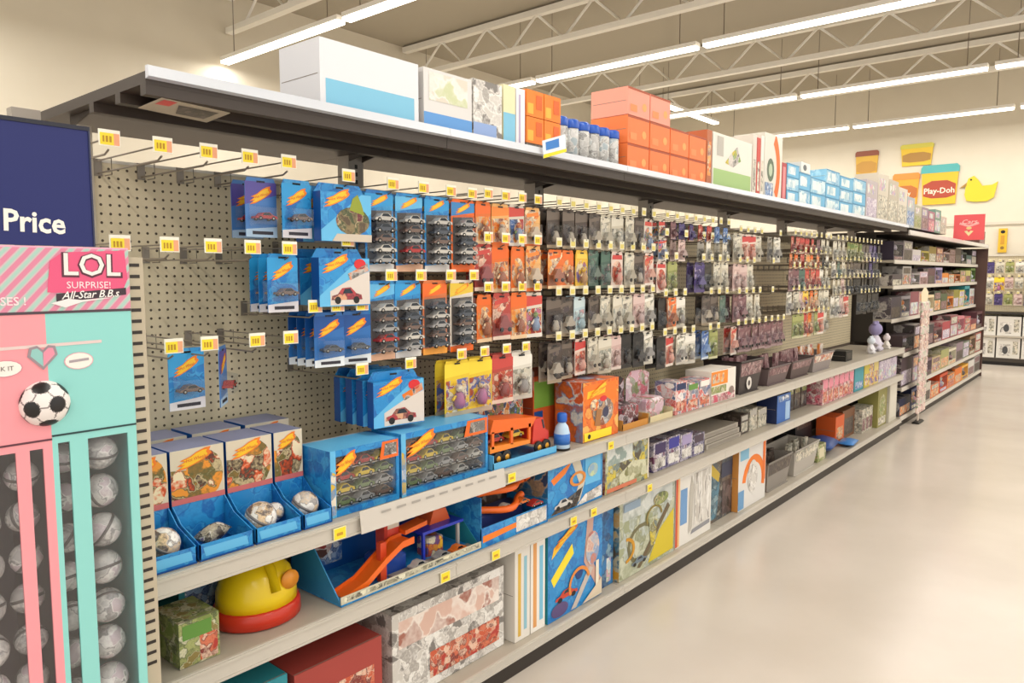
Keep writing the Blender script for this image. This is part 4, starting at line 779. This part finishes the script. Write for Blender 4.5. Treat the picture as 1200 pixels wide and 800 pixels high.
for i, (c, d, h) in enumerate(seq):
    w = .36 if i < 4 else .33; topbox(f'{d} patterned box towards far end of top shelf', x, x + w - .01, ZS, h, M(c), [('r', .06, .08, .94, .55, [P_LAV, P_PALE, P_PALE, P_PALE, P_BLU, P_GRN, P_MAR, PINKMIX, PASTEL, P_PALE][i]), ('r', .1, .65, .7, .9, PASTEL)], group='patterned boxes at the far top shelf'); x += w
# little shelf-talker and the sticker seen under the shelf
t = thing('shelf_talker', 'small blue and yellow card clipped to top shelf edge', 'shelf sign', (2.30, YF - .022, ZT - .02), None, -.5); put('card', MB().prism([(-.045, -.02), (.05, .01), (.045, .075), (-.05, .045)], -.003, 0, M('#dfe9f2')), t); put('print', MB().flat([(-.035, .01), (.02, .026), (.018, .058), (-.037, .04)], -.0035, M('#3f7fc9')).flat([(-.045, -.02), (.05, .01), (.05, .022), (-.045, -.006)], -.0036, YEL), t)
t = thing('loose_card', 'dark picture card taped under the top shelf', 'card', (.94, 1.88, ZT - .062)); put('card', MB().add([(-.1, -.09, 0), (.09, -.06, 0), (.11, .1, 0), (-.09, .06, 0), (-.1, -.09, .0015), (.09, -.06, .0015), (.11, .1, .0015), (-.09, .06, .0015)], [(3, 2, 1, 0), (4, 5, 6, 7), (0, 1, 5, 4), (1, 2, 6, 5), (2, 3, 7, 6), (3, 0, 4, 7)], M('#b9ad98')), t); put('picture', MB().poly([(-.04, -.05, -.0006), (.0, .05, -.0006), (.08, .06, -.0006), (.07, -.04, -.0006)][::1], P_DARK).poly([(-.09, -.08, -.0006), (-.085, -.02, -.0006), (-.05, -.02, -.0006), (-.055, -.075, -.0006)], RED), t)

# ------------------------------------------------------------------ tall pink and teal ball display at the left end, with the blue price sign above
def stripes(n, l, b):
    tc = n.new('ShaderNodeTexCoord'); mp = n.new('ShaderNodeMapping'); mp.inputs['Rotation'].default_value = (0, math.radians(-42), 0)
    w = n.new('ShaderNodeTexWave'); w.wave_type = 'BANDS'; w.bands_direction = 'X'; w.inputs['Scale'].default_value = 15.5
    r = n.new('ShaderNodeValToRGB'); r.color_ramp.interpolation = 'CONSTANT'
    e = r.color_ramp.elements; e[0].color = lin('#d8849f'); e[1].position = .42; e[1].color = lin('#cbb9bb'); q = e.new(.8); q.color = lin('#a5c9bd')
    l.new(tc.outputs['Object'], mp.inputs[0]); l.new(mp.outputs[0], w.inputs[0]); l.new(w.outputs['Fac'], r.inputs[0]); l.new(r.outputs[0], b.inputs['Base Color'])
STRIPE = special('diagonal_stripe_print', stripes)
PINK = M('#f09aa2', .4); MINT = M('#8ed3cd', .4); MINTD = M('#79c4c0', .4)
LX0, LX1, LXS, LY = .20, .668, .509, 1.60
t = thing('ball_display_stand', 'tall pink and teal cardboard ball display at left end', 'display stand', (LX0, LY, 0))
def L(x): return x - LX0
W_ = LX1 - LX0; S_ = LXS - LX0
put('back_panel', MB().box(0, W_, .27, .275, 0, 1.6, M('#6a5a62')), t)
put('side_panel', MB().box(0, .004, .005, .27, 0, 1.6, PINK), t); put('side_panel', MB().box(W_ - .004, W_, .005, .27, 0, 1.6, MINTD), t)
put('divider', MB().box(S_ - .002, S_ + .002, .005, .27, 0, 1.225, M('#5a4a52')), t)
put('lid', MB().box(0, W_, 0, .275, 1.6, 1.603, M('#e7a9c4')), t)
put('header_panel', MB().box(0, W_, 0, .005, 1.479, 1.6, STRIPE), t)
put('header_edge', MB().box(0, W_, -.0012, 0, 1.474, 1.479, M('#4a3a44')), t)
hp = MB().flat([(L(.515), 1.515), (L(.522), 1.575), (L(.545), 1.592), (L(.66), 1.598), (L(.664), 1.54), (L(.652), 1.512), (L(.6), 1.51)], -.0008, M('#e0567f'))
put('logo_patch', hp, t)
lg = MB().text('LOL', L(.596), 1.546, .062, -.0014, M('#5a2a3c'), 0, -.02, 1.0, .05).text('LOL', L(.596), 1.548, .060, -.002, M('#efe6e2'), 0, -.02, 1.0, .015).text('SURPRISE!', L(.59), 1.522, .019, -.0014, M('#f7e3e6'), 0, -.01, 1.0)
put('logo_lettering', lg, t)
lg = MB().flat([(L(.53), 1.478 + .016), (L(.66), 1.508), (L(.66), 1.522), (L(.53), 1.512)], -.0010, M('#3a2a34')).text('All-Star B.B.s', L(.592), 1.503, .021, -.0018, M('#f3eeea'), .35, .03, .95, .01).flat([(L(.52), 1.494), (L(.545), 1.485), (L(.575), 1.495), (L(.64), 1.503), (L(.575), 1.499), (L(.55), 1.502)], -.0016, M('#efe4e4'))
put('script_banner', lg, t)
put('small_lettering', MB().text('SES !', L(.458), 1.492, .022, -.0008, M('#f7dfe2'), 0, 0, 1, .01), t)
put('upper_panel', MB().box(0, S_, 0, .005, 1.232, 1.474, PINK), t); put('upper_panel', MB().box(S_, W_, 0, .005, 1.238, 1.474, MINT), t)
put('ribbon_print', MB().flat([(0, 1.405), (W_ - .06, 1.412), (W_ - .06, 1.418), (0, 1.411)], -.0008, M('#dfc9c6')), t)
put('heart_print', MB().flat([(L(.501), 1.367), (L(.527), 1.395), (L(.523), 1.412), (L(.511), 1.414), (L(.502), 1.405), (L(.492), 1.414), (L(.479), 1.411), (L(.475), 1.394)], -.0014, M('#9a8a92')).flat([(L(.501), 1.373), (L(.522), 1.396), (L(.519), 1.408), (L(.511), 1.409), (L(.502), 1.4)], -.002, M('#e48fa5')).flat([(L(.501), 1.373), (L(.501), 1.4), (L(.492), 1.409), (L(.483), 1.407), (L(.48), 1.395)], -.002, M('#8fc4bf')), t)
sb = MB().ell(L(.437), 1.375, .03, .016, -.0010, M('#d98a9a')).ell(L(.437), 1.375, .028, .0145, -.0014, WHITE).text('CK IT', L(.437), 1.371, .012, -.002, M('#6a5a5a'))
put('speech_bubble', sb, t); put('speech_bubble', MB().ell(L(.564), 1.379, .027, .017, -.0010, M('#e2a9b5')).ell(L(.564), 1.379, .025, .0155, -.0014, WHITE).flat([(L(.546), 1.376), (L(.582), 1.379), (L(.582), 1.384), (L(.546), 1.381)], -.002, M('#a59aa0')), t)
put('lower_edge', MB().box(0, S_, -.0015, .002, 1.2285, 1.232, M('#5a2f3c')), t); put('lower_edge', MB().box(S_ + .002, W_, -.0015, .002, 1.2345, 1.238, M('#1f3a3c')), t)
def frame(x0, x1, z1, holes, m):
    """front panel with window openings from z .3 up to the hole top"""
    xs = [x0]
    for a, b in holes: xs += [a, b]
    xs.append(x1)
    for i in range(0, len(xs), 2): put('front_stile', MB().box(xs[i], xs[i + 1], 0, .005, .3, z1, m), t)
    put('front_rail', MB().box(x0, x1, 0, .005, 0, .3, m), t)
    for a, b in holes:
        put('front_rail', MB().box(a, b, 0, .005, z1 - .014, z1, m), t); put('window', MB().box(a, b, .003, .004, .3, z1 - .014, CLEAR), t)
frame(0, S_, 1.2285, [(L(.30), L(.447)), (L(.470), L(.493))], PINK); frame(S_, W_, 1.2345, [(L(.519), L(.540)), (L(.573), L(.650))], MINT)
put('shelf_floor', MB().box(.004, W_ - .004, .005, .27, .28, .285, M('#6a5a62')), t)
# printed football, a domed relief on the front
import bmesh
bm = bmesh.new(); bmesh.ops.create_icosphere(bm, subdivisions=1, radius=1); pent = [v.co.normalized() for v in bm.verts]; hexc = [f.calc_center_median().normalized() for f in bm.faces]; bm.free()
bm = bmesh.new(); bmesh.ops.create_icosphere(bm, subdivisions=5, radius=.044)
rot = Matrix.Rotation(.55, 3, 'X') @ Matrix.Rotation(.5, 3, 'Z') @ Matrix.Rotation(.3, 3, 'Y')
bmesh.ops.delete(bm, geom=[v for v in bm.verts if v.co.y > .004], context='VERTS')
fb = bpy.data.meshes.new('football'); 
for f in bm.faces:
    d = (rot @ f.calc_center_median().normalized()); p = max(d.dot(q) for q in pent); hs = sorted((d.dot(q) for q in hexc), reverse=True)
    f.material_index = 1 if p > math.cos(.36) else 2 if (hs[0] - hs[1] < .022 or p > math.cos(.385)) else 0
for v in bm.verts: v.co.y *= .7
bm.to_mesh(fb); bm.free()
for m in (M('#ece4e0', .35), M('#1d1a1b', .35), M('#8f8583', .4)): fb.materials.append(m)
put('football', fb, t, (L(.500), -.0005, 1.302))
# slotted metal strip along the right edge of the display
sp = MB().box(W_ + .001, W_ + .034, .012, .016, 0, 1.585, M('#b9ad96')); put('slotted_strip', sp, t)
for k in range(38): put('slot', MB().box(W_ + .006, W_ + .026, .0112, .0121, 1.565 - k * .0235, 1.572 - k * .0235, M('#2a221c')), t)
WRAP = B(['#b5afac', '#d8d2cc', '#8f8a8a', '#ece6e0', '#c4b2b6'], 45, .25)
for nm, X, n, r in (('wide teal window', .611, 9, .036), ('narrow teal window', .542, 9, .030), ('narrow pink window', .468, 9, .030), ('wide pink window', .395, 9, .036)):
    for k in range(n):
        z = 1.178 - k * .083 - (0 if 'teal' in nm else .02)
        o = put('wrapped_ball', MB().ball((0, 0, 0), r, WRAP, 18).lathe([(r * 1.012, -.003), (r * 1.012, .003)], M('#5f5856', .3), (0, 0, 0), 18), None, (X, LY + .05 + (.006 if k % 2 else 0), z), (.2 + k, .1 * k, k * .7))
        tag(o, f'grey wrapped ball, {ordn[k]} from top behind the {nm}', 'toy ball', 'balls in the tall display')
pillars = []
# blue price sign standing on the display
t = thing('price_sign', 'blue sign with white Price lettering above the ball display', 'sign', (.602, 1.60, 1.604))
put('sign_board', MB().box(-.5, 0, .0, .006, 0, .226, M('#101c62', .5)), t); put('sign_frame', MB().box(-.504, .003, -.002, .008, .226, .234, M('#1a1c2c')).box(0, .003, -.002, .008, 0, .226, M('#2a3050')), t)
put('lettering', MB().text('Price', -.102, .0255, .0555, -.001, WHITE, 0, -.03, .93, .025), t)

# ------------------------------------------------------------------ second shelving unit beyond the pegboard run
X2, X3 = 8.2, 13.2
g2 = thing('gondola_shelving', 'far shelving unit with six crowded shelves past the pegboard', 'shelving', (0, 0, 0))
put('back_panel', MB().box(X2, X3, YB, YB + .02, 0, 1.95, M('#4f453b')), g2)
for x in (X2, 9.45, 10.7, 11.95, X3): put('upright', MB().box(x - .02, x + .02, YB - .03, YB - .001, 0, 1.95, M('#4a4138')), g2)
SH = [1.69, 1.43, 1.09, .75, .40, .10]
for i, z in enumerate(SH):
    yf = YF + .02 + (.12 if i < 3 else 0)
    d = put('shelf', MB().box(X2, X3, yf + .01, YB - .031, z - .025, z, STEEL), g2); put('price_rail', MB().xprism([(yf, z - .035), (yf + .01, z - .038), (yf + .01, z + .004), (yf + .003, z + .004)], X2, X3, M('#d3ccc0', .4)), d)
put('kick_plate', MB().box(X2, X3, YF + .04, YF + .055, 0, .07, M('#2b231d')), g2)
d = put('top_shelf', MB().box(X2, X3, YF + .03, YB + .26, ZT - .075, ZT - .05, SHADESTEEL), g2); put('price_rail', MB().xprism([(YF + .012, ZT - .085), (YF + .03, ZT - .09), (YF + .03, ZT - .04), (YF + .018, ZT - .04)], X2, X3, M('#cfcac4', .3)), d)
put('end_panel', MB().box(X3, X3 + .02, YF + .02, YB + .02, 0, 1.93, M('#5a4038')), g2)
put('end_panel', MB().box(X2 - .025, X2 - .021, YB - .2, YB, .85, 1.95, M('#2a2420')), g2)
far = {
 0: ['#3a3142 dark purple', '#8f8488 grey', '#d3ccc9 white', '#b5a53a mustard', '#8f7a2c olive yellow', '#7a2f34 dark red', '#a58a86 dusty', '#6a4a3c brown', '#4a3a34 dark brown', '#33443c dark green', '#3a5a58 teal', '#2a2622 black'],
 1: ['#4a4044 charcoal', '#a59f9a light grey', '#8f8988 grey', '#c9a9b0 pink', '#5f3a44 maroon', '#a99cc0 lavender', '#d8842f orange', '#c9742a deep orange', '#b5602a rust', '#8f8f5a olive', '#b5b06a lime', '#6f8a4a green'],
 2: ['#4a424c slate', '#8a848a grey', '#8a4a54 rose red', '#c9a09c blush', '#e2cfa8 cream', '#2f4a34 dark green', '#4a5a3a moss', '#d8862f orange', '#8a8436 olive', '#c9bc34 yellow', '#3f98a0 turquoise', '#c9ced3 white'],
 3: ['#3a2a2e dark maroon', '#4a3a40 plum', '#332a30 black plum', '#6a3a40 wine', '#a83a44 red', '#8a3a48 crimson', '#c97a84 pink', '#b53a4a bright red', '#7a2f3a claret', '#5a3038 dark claret'],
 4: ['#4a3a40 plum', '#8f7a88 mauve', '#7a5f6a dusky mauve', '#c9b584 straw', '#a5a56a sage', '#d8cfb5 ivory', '#8a7580 lilac grey', '#6f7f6a grey green', '#8a6a4a tan', '#a5483f brick'],
 5: ['#1f2748 navy', '#2a3560 dark navy', '#c9c0b2 pale', '#dd6a24 orange', '#cc4a1c red orange', '#ec8f2a amber', '#de7420 deep amber', '#eab03a gold', '#d6d2cc white', '#aaa7a5 silver grey']}
mix = [P_MAR, P_PALE, P_DARK, JUMBLE, P_LAV, P_ORG, PASTEL]; WARM = [P_ORG, P_YEL, P_RED]
for si, items in far.items():
    n = len(items); wd = (X3 - X2 - .06) / n; top = [1.93, 1.66, 1.40, 1.06, .72, .37][si]
    for i, it in enumerate(items):
        hx, nm = it.split(' ', 1); hh = (top - SH[si]) * random.uniform(.5, .93); a = X2 + .03 + i * wd
        yf = YF + .045 + (.12 if si < 3 else 0)
        lab = f'{nm} toy box on {ROWN[si] if si < 5 else "lowest"} shelf of far unit, {ordn[i]} along'
        if (i + si) % 3 == 0:      # window box with a figure inside
            w = wd - .02; t = thing('window_box', lab, 'toy box', (a + wd / 2, yf, SH[si]), 'stock on the far unit')
            m = M(hx); put('carton', MB().box(-w / 2, w / 2, .1, .2, .001, hh, m).box(-w / 2, w / 2, 0, .1, .001, hh * .25, m).box(-w / 2, w / 2, 0, .1, hh * .85, hh, m).box(-w / 2, -w / 2 + .012, 0, .1, hh * .25, hh * .85, m).box(w / 2 - .012, w / 2, 0, .1, hh * .25, hh * .85, m), t)
            put('front_print', MB().flat([(-w * .4, hh * .05), (w * .4, hh * .05), (w * .4, hh * .2), (-w * .4, hh * .2)], -.0006, mix[i % 7]), t)
            put('toy', MB().lathe([(.05, 0), (.06, hh * .2), (.03, hh * .34)], mix[(i + 2) % 7], (0, .055, hh * .25), 10).ball((0, .055, hh * .68), .04, mix[(i + 4) % 7], 10), t); put('window', MB().box(-w / 2 + .012, w / 2 - .012, .002, .003, hh * .25, hh * .85, CLEAR), t)
        else:
            carton(lab, a, a + wd - .012, SH[si], hh, M(hx), [('r', .06, .06, .94, .55, WARM[i % 3] if si == 5 and 2 < i < 8 else mix[(i * 2 + si) % 7]), ('r', .1, .62, .9, .92, mix[(i + si) % 7] if i % 2 else M(hx))], yf, .2, side=B([hx, '#c9c2b8', hx, '#4a4340'], 16), group='stock on the far unit')
# column of little bags on a clip strip
t = thing('clip_strip_stand', 'slim cardboard column hung with small striped bags by far unit', 'display stand', (8.62, 1.70, 0))
put('column', MB().box(-.03, .03, -.005, .005, .02, 1.36, M('#cfc0b0')), t); put('foot', MB().bevbox(-.12, .12, -.035, .035, 0, .02, .01, BLACK), t); put('topper', MB().prism([(-.14, 1.26), (.14, 1.26), (.16, 1.36), (.05, 1.41), (-.05, 1.41), (-.16, 1.36)], -.008, -.005, M('#e9d9b8')), t)
for k in range(14):
    m = [B(['#d8b0a8', '#efe2d6', '#b57a78', '#9fb096'], 40), B(['#c9a5a5', '#e6d9cf', '#a8b59a'], 40), B(['#e2c9b5', '#b58a86', '#efe6da'], 40)][k % 3]
    for sx in (-1, 1):
        o = put('snack_bag', MB().bevbox(-.085, .085, -.03, -.006, .0, .076, .008, m).box(-.085, .085, -.02, -.014, .076, .082, M('#efe9e0')), None, (8.62 + sx * .09, 1.70, .12 + k * .082)); tag(o, f'small striped bag on the slim column, {ordn[k]} from bottom, {"near" if sx < 0 else "far"} side', 'bag', 'small bags on the slim column')
# red flag sign sticking out from the shelf edge
t = thing('flag_sign', 'red square sign with pale emblem above the far shelves', 'sign', (11.0, 1.70, ZT - .045), None, -math.pi / 2)
put('sign_board', MB().box(-.17, .17, 0, .008, 0, .32, M('#e8585c', .4)), t)
e = MB().flat([(-.11, .2), (0, .16), (.11, .2), (.1, .225), (0, .19), (-.1, .225)], -.001, M('#eea9a5')).flat([(-.05, .11), (0, .05), (.05, .11), (.02, .12), (0, .095), (-.02, .12)], -.001, M('#e9d9a0')).ell(0, .15, .03, .018, -.0014, M('#e4c98a')); put('emblem', e, t)
put('emblem_arch', MB().text('Cars', 0, .205, .075, -.0016, M('#f2c4bf'), .2, 0, 1.2, .01), t)
carton('dark brown box at the far end of top shelf', 12.6, 13.1, ZT - .049, .2, M('#5a3a30'), [('r', .1, .1, .9, .5, P_MAR)], 1.81, .2)

# ------------------------------------------------------------------ rack against the far wall
R90 = -math.pi / 2
gr = thing('wall_rack', 'low wall rack with hanging packs and white boxes at aisle end', 'shelving', (15.45, .6, 0), None, R90)
put('pegboard_panel', MB().box(-1.7, 1.7, 0, .02, .1, 1.86, PEG), gr)
put('base_deck', MB().box(-1.7, 1.7, -.45, 0, .06, .12, STEEL), gr); put('kick_plate', MB().box(-1.7, 1.7, -.42, -.40, 0, .06, BLACK), gr)
for z, m in ((.5, STEEL), (.9, M('#2b2622'))): put('shelf', MB().box(-1.7, 1.7, -.42, -.001, z - .03, z, m), gr)
put('base_rail', MB().box(-1.7, 1.7, -.455, -.45, .06, .125, M('#3a332c')), gr)
put('top_cap', MB().box(-1.72, 1.72, -.02, .03, 1.86, 1.89, M('#d3cbbb')), gr)
for r in range(2):
    for c in range(6):
        w = .34; xx = 2.02 - c * .36
        carton(f'white boxed playset on wall rack {["lower", "upper"][r]} shelf, {ordn[c]} from main aisle unit', 15.03 + .2 - w / 2, 15.03 + .2 + w / 2, .121 if r == 0 else .501, .34 if r == 0 else .33, M('#dedad2'), [('r', .12, .12, .6, .7, GREYISH), ('e', .38, .4, .12, .2, M('#4a4a4c')), ('r', .7, .2, .92, .85, P_PALE)], xx - .15, .3, side=M('#cfcac2'), rz=R90, group='white boxes on the wall rack')
HL_ = 'SVPGWYSPVG'
for r, z in enumerate((1.78, 1.52, 1.24)):
    for c in range(10):
        y = 2.12 - c * .14; ch = HL_[(c + r * 3) % 10]; where = f'{ordn[c]} in {ROWN[r]} row of wall rack'
        hook(15.45, z, 'peg hook, ' + where, y, R90); hang(ch, 15.45 - .37, y, z, f'{DESC[ch]}, {where}', 'packs on the wall rack', R90, 1.2)
# cut-out graphics on the far wall
def wallthing(name, label, cat, Y, Z): return thing(name, label, cat, (XFAR - .035, Y, Z), None, R90)
def tub(label, Y, Z, w, h, body, lid, band, text=None, back=0.0):
    t = wallthing('tub_cutout', label, 'wall graphic', Y, Z); t.location.x += back
    put('tub_body', MB().prism([(-w * .43, 0), (w * .43, 0), (w * .48, h * .8), (-w * .48, h * .8)], 0, .03, body), t); put('lid', MB().prism([(-w * .5, h * .8), (w * .5, h * .8), (w * .5, h * .94), (w * .44, h), (-w * .44, h), (-w * .5, h * .94)], -.006, .03, lid), t)
    if band: put('band', MB().prism([(-w * .42, h * .22), (-w * .2, h * .16), (w * .2, h * .16), (w * .42, h * .22), (w * .43, h * .5), (w * .2, h * .6), (-w * .2, h * .6), (-w * .43, h * .5)], -.004, 0, band), t)
    if text: put('lettering', MB().text(text, 0, h * .28, h * .2, -.005, M('#f3e6d0'), 0, 0, .95, .015), t)
YT = M('#dcb92a'); tub('brownish yellow tub cut-out, leftmost on far wall', 4.20, 3.43, .42, .5, M('#cfa53a'), M('#8a4a34'), M('#b98a3a'))
tub('upper yellow tub cut-out with round mark on far wall', 3.33, 3.57, .56, .40, YT, M('#c9c04a'), M('#a57a34')); tub('front yellow tub cut-out with teal lid on far wall', 2.93, 2.83, .62, .72, M('#dfb32a'), M('#4fa8a8'), M('#a8442f'), 'Play-Doh')
tub('orange tub cut-out left of the teal-lidded one', 3.49, 2.86, .46, .58, M('#e0a030'), M('#e08a3a'), M('#b5682f'), 'Play')
t = wallthing('bird_cutout', 'yellow bird-shaped cut-out on the far wall', 'wall graphic', 2.27, 2.84); t.scale = (.84,) * 3
put('bird_body', MB().prism([(-.3, .16), (-.26, .03), (-.1, 0), (.12, 0), (.24, .08), (.3, .4), (.2, .34), (.02, .33), (-.06, .46), (-.14, .55), (-.24, .5), (-.28, .36)], 0, .03, M('#d9c52c')), t); put('beak', MB().prism([(-.4, .3), (-.27, .34), (-.26, .42)], -.004, .026, M('#a8803a')), t); put('eye', MB().ell(-.19, .47, .02, .02, -.002, BLACK, 10), t)
t = wallthing('wall_banner', 'narrow yellow banner with dark marks beside the far shelves', 'sign', 1.90, 1.93); put('banner', MB().box(-.065, .065, 0, .03, 0, .42, M('#e0b42c')), t); put('marks', MB().ell(0, .36, .035, .03, -.001, BLACK, 10).ell(0, .08, .03, .03, -.001, M('#8a6a2a'), 10).flat([(-.03, .14), (.03, .14), (.03, .3), (-.03, .3)], -.001, M('#c9922a')), t)
